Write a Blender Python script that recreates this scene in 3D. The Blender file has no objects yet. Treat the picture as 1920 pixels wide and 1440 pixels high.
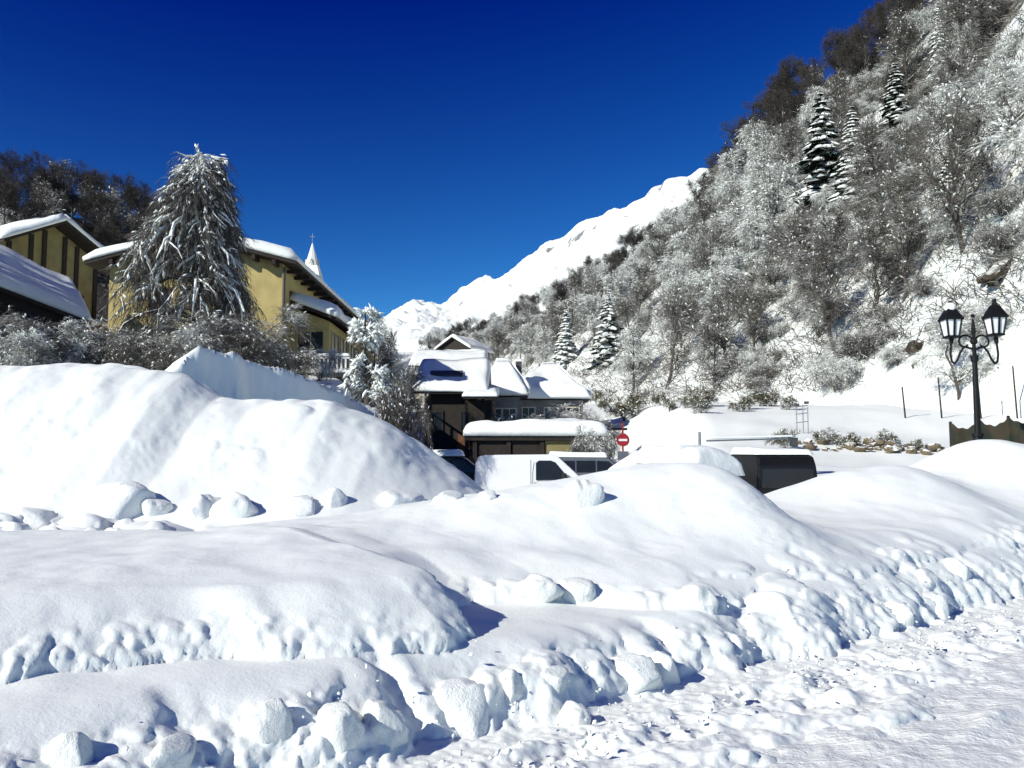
import bpy, bmesh, math, random
import numpy as np
from mathutils import Vector, Matrix
# ------------------------------------------------------------------ camera, sky, sun, exposure
scene = bpy.context.scene
C = scene.collection
FPX, CXP, CYP, HORIZ = 1663.0, 960.0, 720.0, 860.0       # photo pixels (1920 x 1440)
CAMZ = 1.9
PITCH = math.atan((HORIZ - CYP) / FPX)
cam_d = bpy.data.cameras.new('camera'); cam = bpy.data.objects.new('camera', cam_d); C.objects.link(cam)
cam.location = (0, 0, CAMZ); cam.rotation_euler = (math.pi/2 + PITCH, 0, 0)
cam_d.sensor_width = 36; cam_d.lens = FPX/1920*36; cam_d.clip_start = .1; cam_d.clip_end = 20000
scene.camera = cam
SUN_EL = math.radians(29); SUN_AZ = math.radians(-126)     # azimuth from +Y, clockwise: sun on the left
SUN = Vector((math.sin(SUN_AZ)*math.cos(SUN_EL), math.cos(SUN_AZ)*math.cos(SUN_EL), math.sin(SUN_EL)))
w = bpy.data.worlds.new('World'); scene.world = w; w.use_nodes = True
nt = w.node_tree; nt.nodes.clear()
sky = nt.nodes.new('ShaderNodeTexSky'); sky.sky_type = 'NISHITA'; sky.sun_disc = False
sky.sun_elevation = SUN_EL; sky.sun_rotation = SUN_AZ
sky.altitude = 2500; sky.air_density = 1.0; sky.dust_density = 0.0; sky.ozone_density = 4.0
gam = nt.nodes.new('ShaderNodeGamma'); gam.inputs['Gamma'].default_value = 1.5
hsv = nt.nodes.new('ShaderNodeHueSaturation'); hsv.inputs['Saturation'].default_value = 1.12
bg = nt.nodes.new('ShaderNodeBackground'); bg.inputs['Strength'].default_value = 0.075
wo = nt.nodes.new('ShaderNodeOutputWorld')
nt.links.new(sky.outputs[0], gam.inputs[0]); nt.links.new(gam.outputs[0], hsv.inputs['Color'])
sep = nt.nodes.new('ShaderNodeSeparateColor'); com = nt.nodes.new('ShaderNodeCombineColor'); nt.links.new(hsv.outputs[0], sep.inputs[0])
for ci, (mu, ad) in enumerate(((.63, -.043), (.79, -.64), (.62, 0))):        # deep mountain blue, the same grading for the whole sky
    mn = nt.nodes.new('ShaderNodeMath'); mn.operation = 'MULTIPLY_ADD'; mn.inputs[1].default_value = mu; mn.inputs[2].default_value = ad
    pn = nt.nodes.new('ShaderNodeMath'); pn.operation = 'MAXIMUM'; pn.inputs[1].default_value = .002
    nt.links.new(sep.outputs[ci], mn.inputs[0]); nt.links.new(mn.outputs[0], pn.inputs[0]); nt.links.new(pn.outputs[0], com.inputs[ci])
nt.links.new(com.outputs[0], bg.inputs[0]); nt.links.new(bg.outputs[0], wo.inputs[0])
sl = bpy.data.lights.new('sun', 'SUN'); sl.energy = 5.0; sl.angle = math.radians(.5); sl.color = (1, .975, .88)
so = bpy.data.objects.new('sun', sl); C.objects.link(so)
so.rotation_euler = SUN.to_track_quat('Z', 'Y').to_euler(); so.location = (-60, 0, 60)
scene.view_settings.view_transform = 'Standard'; scene.view_settings.look = 'None'
scene.view_settings.exposure = 0.12; scene.view_settings.gamma = 1; scene.view_settings.use_curve_mapping = False

def P(px, py, Y):
    """world point seen at photo pixel (px, py) that stands Y metres ahead of the camera"""
    a, b = (px-CXP)/FPX, -(py-CYP)/FPX
    cp, sp = math.cos(PITCH), math.sin(PITCH)
    k = Y/(cp - b*sp)
    return Vector((a*k, Y, CAMZ + (sp + b*cp)*k))

# ------------------------------------------------------------------ noise (numpy)
def _h(ix, iy, iz, seed):
    M = 0xFFFFFFFF
    n = (ix.astype(np.int64)*374761393 + iy.astype(np.int64)*668265263 + iz.astype(np.int64)*1440662683 + seed*974711) & M
    n = ((n ^ (n >> 13))*1274126177) & M
    n = ((n ^ (n >> 15))*2246822519) & M
    return ((n ^ (n >> 16)) & 0xFFFFFF)/float(0xFFFFFF)*2-1
def vn2(x, y, seed=0):
    ix, iy = np.floor(x), np.floor(y); fx, fy = x-ix, y-iy
    fx = fx*fx*fx*(fx*(fx*6-15)+10); fy = fy*fy*fy*(fy*(fy*6-15)+10); z = np.zeros_like(ix)
    a, b = _h(ix, iy, z, seed), _h(ix+1, iy, z, seed); c, d = _h(ix, iy+1, z, seed), _h(ix+1, iy+1, z, seed)
    return (a*(1-fx)+b*fx)*(1-fy)+(c*(1-fx)+d*fx)*fy
def vn3(x, y, z, seed=0):
    ix, iy, iz = np.floor(x), np.floor(y), np.floor(z); fx, fy, fz = x-ix, y-iy, z-iz
    fx, fy, fz = [f*f*(3-2*f) for f in (fx, fy, fz)]
    r = 0
    for k in (0, 1):
        a, b = _h(ix, iy, iz+k, seed), _h(ix+1, iy, iz+k, seed); c, d = _h(ix, iy+1, iz+k, seed), _h(ix+1, iy+1, iz+k, seed)
        r = r + ((a*(1-fx)+b*fx)*(1-fy)+(c*(1-fx)+d*fx)*fy)*(fz if k else 1-fz)
    return r
def fbm2(x, y, oct=4, seed=0, g=.5):
    r, a = 0, 1
    for o in range(oct):
        r = r + a*vn2(x*2**o+17.3*o, y*2**o-9.1*o, seed+o); a *= g
    return r
def fbm3(x, y, z, oct=3, seed=0, g=.5):
    r, a = 0, 1
    for o in range(oct):
        r = r + a*vn3(x*2**o+7.3*o, y*2**o-9.1*o, z*2**o+3.7*o, seed+o); a *= g
    return r
def S(v):
    v = np.clip(v, 0, 1); return v*v*(3-2*v)
def RND(v):
    v = np.clip(v, 0, 1); return .55*np.sqrt(np.clip(1-(1-v)**2, 0, 1))+.45*v*v*(3-2*v)
def ip(x, xs, ys): return np.interp(x, xs, ys)

# ------------------------------------------------------------------ materials
def newmat(name):
    m = bpy.data.materials.new(name); m.use_nodes = True
    return m, m.node_tree, m.node_tree.nodes['Principled BSDF']
def col4(c): return (c[0], c[1], c[2], 1)
def texcoord(nt, kind='Object', scale=(1, 1, 1)):
    t = nt.nodes.new('ShaderNodeTexCoord'); mp = nt.nodes.new('ShaderNodeMapping'); mp.inputs['Scale'].default_value = scale
    nt.links.new(t.outputs[kind], mp.inputs[0]); return mp.outputs[0]
def noise_node(nt, vec, scale, detail=4, rough=.55):
    n = nt.nodes.new('ShaderNodeTexNoise'); n.inputs['Scale'].default_value = scale
    n.inputs['Detail'].default_value = detail; n.inputs['Roughness'].default_value = rough
    nt.links.new(vec, n.inputs['Vector']); return n.outputs['Fac']
def maprange(nt, v, a, b, c=0, d=1):
    m = nt.nodes.new('ShaderNodeMapRange'); m.interpolation_type = 'SMOOTHSTEP'
    for k, x in zip(('From Min', 'From Max', 'To Min', 'To Max'), (a, b, c, d)): m.inputs[k].default_value = x
    nt.links.new(v, m.inputs['Value']); return m.outputs['Result']
def mathn(nt, op, a, b):
    m = nt.nodes.new('ShaderNodeMath'); m.operation = op
    for i, x in enumerate((a, b)):
        if isinstance(x, (int, float)): m.inputs[i].default_value = x
        else: nt.links.new(x, m.inputs[i])
    return m.outputs[0]
def mixc(nt, f, a, b):
    m = nt.nodes.new('ShaderNodeMix'); m.data_type = 'RGBA'
    if isinstance(f, (int, float)): m.inputs[0].default_value = f
    else: nt.links.new(f, m.inputs[0])
    for i, x in ((6, a), (7, b)):
        if isinstance(x, tuple): m.inputs[i].default_value = col4(x)
        else: nt.links.new(x, m.inputs[i])
    return m.outputs[2]
def bump(nt, b, h, strength, dist):
    n = nt.nodes.new('ShaderNodeBump'); n.inputs['Strength'].default_value = strength; n.inputs['Distance'].default_value = dist
    nt.links.new(h, n.inputs['Height']); nt.links.new(n.outputs[0], b.inputs['Normal'])
def normal_z(nt):
    g = nt.nodes.new('ShaderNodeNewGeometry'); s = nt.nodes.new('ShaderNodeSeparateXYZ')
    nt.links.new(g.outputs['Normal'], s.inputs[0]); return s.outputs['Z']
SNOW = (.86, .89, .85)
def plain(name, c, rough=.6, var=.15, scale=6, metal=0, spec=.5, bumps=0):
    m, nt, b = newmat(name); b.inputs['Roughness'].default_value = rough; b.inputs['Metallic'].default_value = metal
    b.inputs['Specular IOR Level'].default_value = spec
    v = noise_node(nt, texcoord(nt), scale, 5, .6)
    lo = tuple(x*(1-var) for x in c); hi = tuple(min(1, x*(1+var)) for x in c)
    nt.links.new(mixc(nt, maprange(nt, v, .3, .7), lo, hi), b.inputs['Base Color'])
    if bumps: bump(nt, b, v, .6, bumps)
    return m
def snowmat(name, c=SNOW, grains=((3, .05), (22, .012)), rough=.65):
    m, nt, b = newmat(name); b.inputs['Roughness'].default_value = rough; b.inputs['Specular IOR Level'].default_value = .25
    vec = texcoord(nt)
    h = 0
    for sc, amp in grains:
        x = mathn(nt, 'MULTIPLY', noise_node(nt, vec, sc, 4, .6), amp)
        h = x if isinstance(h, int) else mathn(nt, 'ADD', h, x)
    bump(nt, b, h, .8, 1.0)
    v = noise_node(nt, vec, 1.3, 3)
    nt.links.new(mixc(nt, v, tuple(x*.96 for x in c), c), b.inputs['Base Color'])
    return m
def snowtop(name, c, thr=.25, soft=.2, var=.3, scale=4, nsc=3.0, namp=.5, rough=.8, c2=None):
    """colour c below, snow lying on faces that look up"""
    m, nt, b = newmat(name); b.inputs['Roughness'].default_value = rough; b.inputs['Specular IOR Level'].default_value = .2
    vec = texcoord(nt)
    base = mixc(nt, maprange(nt, noise_node(nt, vec, scale, 4, .6), .3, .7), tuple(x*(1-var) for x in c), c2 or tuple(x*(1+var) for x in c))
    z = mathn(nt, 'ADD', normal_z(nt), mathn(nt, 'MULTIPLY', mathn(nt, 'SUBTRACT', noise_node(nt, vec, nsc, 4, .6), .5), namp*2))
    nt.links.new(mixc(nt, maprange(nt, z, thr-soft, thr+soft), base, SNOW), b.inputs['Base Color'])
    return m
M = {}
M['snow'] = snowmat('fresh_snow', grains=((2.2, .010), (9, .007), (45, .004), (130, .0016)))
M['snow_far'] = snowmat('settled_snow', grains=((.5, .25), (2.5, .06)))
M['snow_soft'] = snowmat('roof_snow', grains=((1.2, .05), (6, .02)))
M['chunk'] = snowmat('broken_snow', grains=((5, .018), (18, .010), (60, .004)))
M['bark'] = snowtop('snowy_bark', (.075, .065, .055), .45, .25, nsc=2, namp=.5)
M['twig_white'] = snowtop('twig_heavy_snow', (.125, .115, .10), .36, .3, nsc=.55, namp=.75)
M['twig_mid'] = snowtop('twig_some_snow', (.105, .093, .080), .66, .3, nsc=.55, namp=.8)
M['twig_dark'] = snowtop('twig_bare', (.055, .048, .042), .98, .35, nsc=.5, namp=.7)
M['needle'] = snowtop('dark_needles', (.016, .026, .018), .80, .3, nsc=1.2, namp=.5)
M['needle_dark'] = snowtop('bare_needles', (.022, .024, .016), 1.05, .3, nsc=.8, namp=.5)
M['shrub'] = snowtop('evergreen_shrub', (.045, .055, .02), .75, .25, nsc=2.5, namp=.7, c2=(.11, .085, .03))
M['rock'] = snowtop('rock', (.13, .105, .075), .72, .15, nsc=2, namp=.3, scale=3, c2=(.19, .145, .09))
M['rockdark'] = snowtop('dark_rock', (.035, .03, .024), .8, .15, nsc=1, namp=.3, scale=1.2, c2=(.09, .07, .05))
M['yellow'] = plain('yellow_render', (.46, .37, .15), .9, .12, 1.2)
M['olive'] = plain('ochre_render', (.24, .205, .09), .9, .18, 1.2)
M['cream'] = plain('cream_render', (.55, .5, .4), .9, .12, 1.0)
M['greywall'] = plain('grey_render', (.19, .19, .185), .9, .3, 1.0)
M['brown'] = plain('brown_boards', (.14, .065, .025), .8, .35, 3)
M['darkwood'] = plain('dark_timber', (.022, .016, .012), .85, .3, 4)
M['slate'] = plain('slate', (.06, .06, .065), .7, .2, 4)
M['concrete'] = plain('concrete', (.30, .32, .27), .9, .2, 2)
M['glass'] = plain('dark_glass', (.012, .013, .014), .3, .2, 2)
M['white_paint'] = plain('white_paint', (.78, .8, .8), .35, .03, 2)
M['grey_paint'] = plain('grey_car_paint', (.12, .13, .15), .3, .1, 2)
M['black_paint'] = plain('black_car_paint', (.008, .008, .009), .4, .2, 2, spec=.3)
M['rubber'] = plain('rubber', (.015, .015, .016), .8, .2, 8)
M['iron'] = plain('black_iron', (.006, .006, .007), .6, .3, 10, spec=.25)
M['steel'] = plain('weathered_steel', (.22, .24, .25), .5, .2, 8, metal=.3)
M['red'] = plain('red_paint', (.30, .012, .02), .45, .1, 4)
M['redlens'] = plain('red_lens', (.22, .01, .01), .25, .1, 4)
M['lens'] = plain('clear_lens', (.6, .62, .65), .15, .05, 4)
M['lampglass'] = plain('opal_glass', (.80, .82, .82), .25, .04, 4)
M['terracotta'] = plain('brown_tile', (.12, .06, .04), .8, .3, 4)
def tarpmat():
    m, nt, b = newmat('patchy_tarpaulin'); b.inputs['Roughness'].default_value = .75
    vec = texcoord(nt, scale=(1, 1, .6)); v = noise_node(nt, vec, 1.7, 3, .6)
    a = mixc(nt, maprange(nt, v, .40, .52), (.012, .019, .008), (.036, .026, .011))
    nt.links.new(mixc(nt, maprange(nt, noise_node(nt, vec, 6, 4), .55, .75), a, (.05, .02, .012)), b.inputs['Base Color']); return m
M['tarp'] = tarpmat()
def roadmat():
    m, nt, b = newmat('packed_road_snow'); b.inputs['Roughness'].default_value = .55; b.inputs['Specular IOR Level'].default_value = .3
    v1 = texcoord(nt, 'Object', (.35, 5, 1)); v2 = texcoord(nt, 'Object', (1, 1, 1))
    st = noise_node(nt, v1, 1.5, 5, .65); gr = noise_node(nt, v2, 14, 5, .65)
    k = maprange(nt, mathn(nt, 'ADD', mathn(nt, 'MULTIPLY', st, .65), mathn(nt, 'MULTIPLY', gr, .35)), .38, .66)
    nt.links.new(mixc(nt, k, (.80, .82, .785), (.88, .905, .865)), b.inputs['Base Color'])
    h = mathn(nt, 'ADD', mathn(nt, 'MULTIPLY', st, .05), mathn(nt, 'MULTIPLY', gr, .03)); bump(nt, b, h, .8, 1.0); return m
M['road'] = roadmat()
def hillmat(name, c1, c2, snowy, low=0):
    m, nt, b = newmat(name); b.inputs['Roughness'].default_value = .85; b.inputs['Specular IOR Level'].default_value = .1
    vec = texcoord(nt); br = mixc(nt, noise_node(nt, vec, .5, 5, .6), c1, c2)
    v = mathn(nt, 'ADD', mathn(nt, 'MULTIPLY', noise_node(nt, vec, .09, 6, .7), 1.0), mathn(nt, 'MULTIPLY', noise_node(nt, vec, 1.1, 4, .7), .35))
    if low:                                           # valley snow lies thicker than the windswept crest
        sp = nt.nodes.new('ShaderNodeSeparateXYZ'); nt.links.new(vec, sp.inputs[0]); v = mathn(nt, 'ADD', v, maprange(nt, sp.outputs['Z'], low*.4, low, .3, 0))
    f = maprange(nt, v, snowy-.06, snowy+.06)
    nt.links.new(mixc(nt, f, br, SNOW), b.inputs['Base Color'])
    bump(nt, b, noise_node(nt, vec, .6, 6, .7), 1, 1.0); return m
M['hill'] = hillmat('snowy_brush_slope', (.07, .062, .052), (.15, .135, .115), .70, 34)
M['hill_dark'] = hillmat('dark_brush_slope', (.035, .03, .028), (.10, .085, .07), .80)
def mountmat():
    m, nt, b = newmat('mountain_snow'); b.inputs['Roughness'].default_value = .8; b.inputs['Specular IOR Level'].default_value = .1
    vec = texcoord(nt)
    z = mathn(nt, 'ADD', normal_z(nt), mathn(nt, 'MULTIPLY', mathn(nt, 'SUBTRACT', noise_node(nt, vec, .03, 8, .7), .5), .9))
    nt.links.new(mixc(nt, maprange(nt, z, .47, .57), (.20, .20, .21), SNOW), b.inputs['Base Color'])
    bump(nt, b, noise_node(nt, vec, .012, 10, .68), 1, 12.0); return m
M['mount'] = mountmat()

# ------------------------------------------------------------------ object helpers
def tag(o, label, cat, group=None):
    o['label'] = label; o['category'] = cat
    if group: o['group'] = group
    return o
def mesh_np(name, V, F, mat, smooth=False, tri=False):
    """mesh from arrays: V (n,3), F (m,4) or (m,3)"""
    me = bpy.data.meshes.new(name); V = np.ascontiguousarray(V, np.float32); F = np.ascontiguousarray(F, np.int32)
    n = F.shape[1]
    me.vertices.add(len(V)); me.vertices.foreach_set('co', V.ravel())
    me.loops.add(F.size); me.loops.foreach_set('vertex_index', F.ravel())
    me.polygons.add(len(F)); me.polygons.foreach_set('loop_start', np.arange(0, F.size, n, dtype=np.int32))
    try: me.polygons.foreach_set('loop_total', np.full(len(F), n, np.int32))
    except Exception: pass
    me.polygons.foreach_set('use_smooth', np.full(len(F), smooth, dtype=bool))
    me.update(calc_edges=True); me.validate(); me.materials.append(M[mat] if isinstance(mat, str) else mat)
    return me
def obj(name, me, parent=None, kind=None):
    o = bpy.data.objects.new(name, me); C.objects.link(o)
    if parent is not None: o.parent = parent
    if kind: o['kind'] = kind
    return o
def thing(name, loc, label, cat, group=None, rotz=0, scale=1):
    o = bpy.data.objects.new(name, None); C.objects.link(o); o.location = loc; o.rotation_euler = (0, 0, rotz)
    o.empty_display_size = .2
    o.scale = (scale,)*3 if isinstance(scale, (int, float)) else scale
    return tag(o, label, cat, group)
def grid_faces(nr, nc):
    i = np.arange((nr-1)*(nc-1)); r, c = i//(nc-1), i % (nc-1); a = r*nc+c
    return np.stack([a, a+1, a+nc+1, a+nc], 1)
class MB:
    """collects shapes for ONE mesh"""
    def __init__(s): s.bm = bmesh.new()
    def box(s, lo, hi, mtx=None):
        m = Matrix.Translation([(a+b)/2 for a, b in zip(lo, hi)]) @ Matrix.Diagonal([b-a for a, b in zip(lo, hi)]+[1])
        bmesh.ops.create_cube(s.bm, size=1, matrix=(mtx @ m) if mtx else m); return s
    def beam(s, a, b, w, h=None):
        a, b = Vector(a), Vector(b); d = b-a; q = d.to_track_quat('Z', 'Y').to_matrix().to_4x4()
        m = Matrix.Translation((a+b)/2) @ q @ Matrix.Diagonal((w, h or w, d.length, 1))
        bmesh.ops.create_cube(s.bm, size=1, matrix=m); return s
    def cyl(s, a, b, r1, r2=None, n=12):
        a, b = Vector(a), Vector(b); d = b-a; q = d.to_track_quat('Z', 'Y').to_matrix().to_4x4()
        bmesh.ops.create_cone(s.bm, cap_ends=True, segments=n, radius1=r1, radius2=r1 if r2 is None else r2, depth=d.length, matrix=Matrix.Translation((a+b)/2) @ q); return s
    def tube(s, pts, r, n=8):
        for a, b in zip(pts[:-1], pts[1:]): s.cyl(a, b, r, r, n)
        for p in pts: s.ball(p, r, 6, 4)
        return s
    def ball(s, c, r, u=10, v=7):
        bmesh.ops.create_uvsphere(s.bm, u_segments=u, v_segments=v, radius=r, matrix=Matrix.Translation(c)); return s
    def poly(s, pts, ext):
        """polygon extruded by vector ext"""
        vs = [s.bm.verts.new(p) for p in pts]; f = s.bm.faces.new(vs)
        g = bmesh.ops.extrude_face_region(s.bm, geom=[f])
        bmesh.ops.translate(s.bm, verts=[v for v in g['geom'] if isinstance(v, bmesh.types.BMVert)], vec=ext); return s
    def bevel(s, w, seg=2):
        bmesh.ops.bevel(s.bm, geom=list(s.bm.edges), offset=w, segments=seg, affect='EDGES', profile=.6, clamp_overlap=True); return s
    def build(s, name, mat, parent=None, smooth=False, kind=None):
        bmesh.ops.recalc_face_normals(s.bm, faces=s.bm.faces)
        me = bpy.data.meshes.new(name); s.bm.to_mesh(me); s.bm.free()
        if smooth: me.polygons.foreach_set('use_smooth', np.full(len(me.polygons), True, dtype=bool))
        me.materials.append(M[mat]); return obj(name, me, parent, kind)

# ------------------------------------------------------------------ ground
DX, DY = math.cos(math.radians(40)), math.sin(math.radians(40))
def bgheight(x, y):
    zc = ip(y, [0, 14, 30, 42, 52, 62, 85, 120, 200, 350], [.1, .2, .15, .9, 1.6, 3.8, 7, 9, 14, 24])
    zr = ip(y, [0, 18, 24, 32, 40, 46, 60, 80, 110, 200, 350], [.1, .4, .9, 2.0, 3.1, 4.4, 5.6, 6.6, 8.5, 14, 24])
    zl = ip(y, [0, 22, 26, 30, 36, 45, 70, 120, 200, 350], [.3, .6, 2.2, 4.3, 5.1, 6, 8, 14, 26, 40])
    xb = ip(y, [20, 35, 70, 100, 350], [-2.0, -3.6, -10.5, -13, -20])
    xr = ip(y, [20, 40, 60, 110, 350], [1.5, 4.5, 6, 9, 12])
    wl = S((xb-x)/3.5); wr = S((x-xr)/(4+.02*y))
    z = zc*(1-wl)*(1-wr)+zr*wr+zl*wl
    z = z + .22*fbm2(x*.16, y*.16, 4, 5)*S((y-16)/10)
    rowm = S((y-14.3)/.35)*(1-S((y-15.5)/.7))*S((1.2-x)/1.2)*S(.62+1.1*vn2(x*.45, y*.3, 88))
    rowh = .45*clods(x, y*.9, .95, 110, .7)+.22*clods(x, y, .36, 115, .7)
    # plough pile on the left and the berm behind it
    cr = ip(x, [-40, -16, -8.5, -7.9, -7.0, -5.6, -4.2, -3.1, -2.3, -1.2, -.4, .6], [4.2, 4.05, 4.1, 3.95, 3.4, 3.25, 3.25, 2.85, 2.4, 1.6, .9, .1])
    cr = cr + .12*fbm2(x*.6, y*.3, 4, 23)
    f = np.clip((y-15.0)/6.2, 0, 1)
    prof = .12+.88*(f*f*(3-2*f)*.55+f*.45)
    back = 1-S((y-21.7)/2.6)*.42
    pile = np.where(y > 14.2, cr*prof*back*S((y-14.2)/1.0), 0)*S((29-y)/4)*S((.8-x)/1.0)
    wv = (x+8.4)*.53+(y-24)*.85; dv = (x+8.4)*.85-(y-24)*.53       # along the crest / towards the road
    ch = ip(wv, [-3.2, -2.0, -1.0, -.4, 0, .6, 2, 4.5, 8.3, 11], [2.6, 3.3, 4.0, 4.7, 5.05, 4.95, 4.75, 4.3, 3.5, 1.6])+.08*fbm2(wv*1.7, dv*.6, 3, 31)
    dv = dv+.25*fbm2(wv*.8, y*0, 2, 33)
    berm = ch-np.where(dv > 0, dv*4.2, -dv*.5)
    berm = np.where((wv > -3.2) & (wv < 11), berm, 0)
    sc_ = .16*clods(x, y, .5, 120, .28)*S((y-17)/3)*(1-S((y-23)/2))*S((.5-x)/1)*S((pile-.8)/.8)*S(.2+1.4*vn2(x*.4, y*.4, 89))
    return np.maximum(np.maximum(z, pile), berm)+rowm*rowh+sc_
def clods(x, y, cell, seed, fill=.8):
    """field of rounded clods (0..1) on a jittered grid"""
    gx, gy = x/cell, y/cell; ix, iy = np.floor(gx), np.floor(gy); r = np.zeros_like(gx); z0 = np.zeros_like(gx)
    for dx in (-1, 0, 1):
        for dy in (-1, 0, 1):
            cx, cy = ix+dx, iy+dy; a = _h(cx, cy, z0, seed); b = _h(cx, cy, z0, seed+1); c = _h(cx, cy, z0, seed+2)*.5+.5; e = _h(cx, cy, z0, seed+3)
            px, py = cx+.5+.4*a, cy+.5+.4*b; R = .32+.42*c
            d2 = ((gx-px)**2*(1+.5*e)+(gy-py)**2*(1-.4*e))/R**2
            r = np.maximum(r, np.where(c > 1-fill, R*np.sqrt(np.clip(1-d2, 0, 1)), 0))
    return r
def lobes(v, seed, k=1.0):
    """rounded lobes 0..1 with sharp creases between them"""
    return 1-np.abs(vn2(v*k, v*0+seed*3.1, seed))**.7
def H(x, y):
    x, y = np.asarray(x, float), np.asarray(y, float)
    s, t = DX*x+DY*y, -DY*x+DX*y
    te = t+.22*fbm2(s*.9, t*.9, 3, 72)+.06*vn2(s*5, t*5, 73)
    z = -.06+.085*S((te-3.32)/.4)
    band = S((te-3.15)/.4)*(1-S((t-4.35)/.25))
    z = z+band*(.05*fbm2(s*3.2, t*4.5, 4, 2)+.02)
    # lower ledge
    h0 = ip(s, [-8, 0, 3, 4.5, 6, 7.2, 9, 14, 40], [.42, .44, .46, .44, .40, .42, .50, .55, .5])
    sw = s+.25*fbm2(s*1.3, t*1.3, 2, 81); t0 = 4.86+.10*vn2(sw*1.5, t*.6, 7)+.08*vn2(sw*3.3, t*.9, 9)+.12*vn2(s*.7, s*0, 4)
    z = z+h0*RND((t-t0)/.72)+.05*np.clip(t-t0, 0, 1.4)
    # upper slab
    t1 = ip(s, [-8, 0, 2, 3.2, 4.0, 4.35, 4.65, 5.2, 6.0, 6.7, 7.4, 9, 12, 20, 40], [6.3, 6.2, 6.05, 5.75, 5.5, 5.6, 6.5, 6.75, 6.4, 5.75, 5.35, 5.4, 5.45, 5.5, 5.5])
    t1 = t1+.20*vn2(s*.9, t*.2, 14)+.06*vn2(sw*2.6, t*.8, 19)
    h1 = ip(s, [-8, 0, 3, 4.4, 6, 7.5, 9, 12, 40], [.44, .43, .42, .42, .36, .26, .26, .25, .3])
    w1 = ip(s, [0, 4.2, 4.8, 6.5, 7.5, 12], [.85, .7, 1.0, 1.2, 1.0, .9])
    z = z+h1*RND((t-t1)/w1)
    patch = S(.55+1.2*vn2(s*.55, t*.5, 83))
    z = z+.20*clods(x, y, .44, 90, .45)*S((t-t0+.12)/.15)*(1-S((t-t0-.10)/.55))*(.25+.75*patch)
    z = z+.07*clods(x, y, .20, 95, .6)*S((t-t0+.2)/.15)*(1-S((t-t0-.2)/.3))*(1-.6*patch)
    rb = S((s-6.2)/1.5)
    z = z+.10*rb*clods(x, y, .36, 101, .5)*S((t-5.0)/.2)*(1-S((t-5.7)/.4))*S(.4+1.3*vn2(s*.6, t*0, 85))
    z = z+.06*clods(x, y, .15, 105, .7)*S((t-t1+.05)/.1)*(1-S((t-t1-.12)/.3))*S(.45+1.2*vn2(s*.9, t, 86))
    # top of the slab, rising to the back, then the drop behind it
    zb = ip(x, [-9, -4, -2.4, -.6, 1, 3, 4.5, 6, 9, 14], [1.0, 1.02, 1.16, 1.32, 1.25, 1.1, 1.05, 1.1, 1.2, 1.2])
    q = S((t-t1-.45)/ip(x, [-5, 0, 3], [3.6, 3.4, 3.0]))
    z = z*(1-q)+zb*q
    yb = ip(x, [-9, -4, -2.6, -1.2, 0, 3, 5.5, 9, 15], [10.9, 11.1, 12.0, 12.8, 13.0, 14.8, 17.6, 20.6, 22.5])
    d = S((y-yb)/ip(x, [-4, 0, 4, 9], [2.2, 2.4, 3.0, 3.5]))
    z = z+.03*fbm2(x*.9, y*.9, 3, 40)*S((t-5.2)/1)
    z = z*(1-d)+bgheight(x, y)*d
    # humps of snow over buried things
    for cx, cy, am, rl, rr, rn, rf in ((2.72, 12.3, .76, 2.3, .95, 1.45, 1.4), (7.15, 16.5, .66, 2.2, 1.25, 1.7, 1.6), (10.6, 19.0, 1.18, 2.2, 2.8, 2.0, 1.9)):
        ex = (x-cx)/np.where(x < cx, rl, rr); ey = (y-cy)/np.where(y < cy, rn, rf)
        z = z+am*np.exp(-(np.abs(ex)**2.3+np.abs(ey)**2.2))
    return z
def Hs(x, y): return float(H(np.array([x]), np.array([y]))[0])
def ground_hit(px, py, y0=4.0, y1=160.0):
    Ys = np.exp(np.linspace(math.log(y0), math.log(y1), 1600)); a, b = (px-CXP)/FPX, -(py-CYP)/FPX
    k = Ys/(math.cos(PITCH)-b*math.sin(PITCH)); z = CAMZ+(math.sin(PITCH)+b*math.cos(PITCH))*k; g = H(a*k, Ys); i = int(np.argmax(g >= z))
    return Vector((a*k[i], Ys[i], g[i]))
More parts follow.
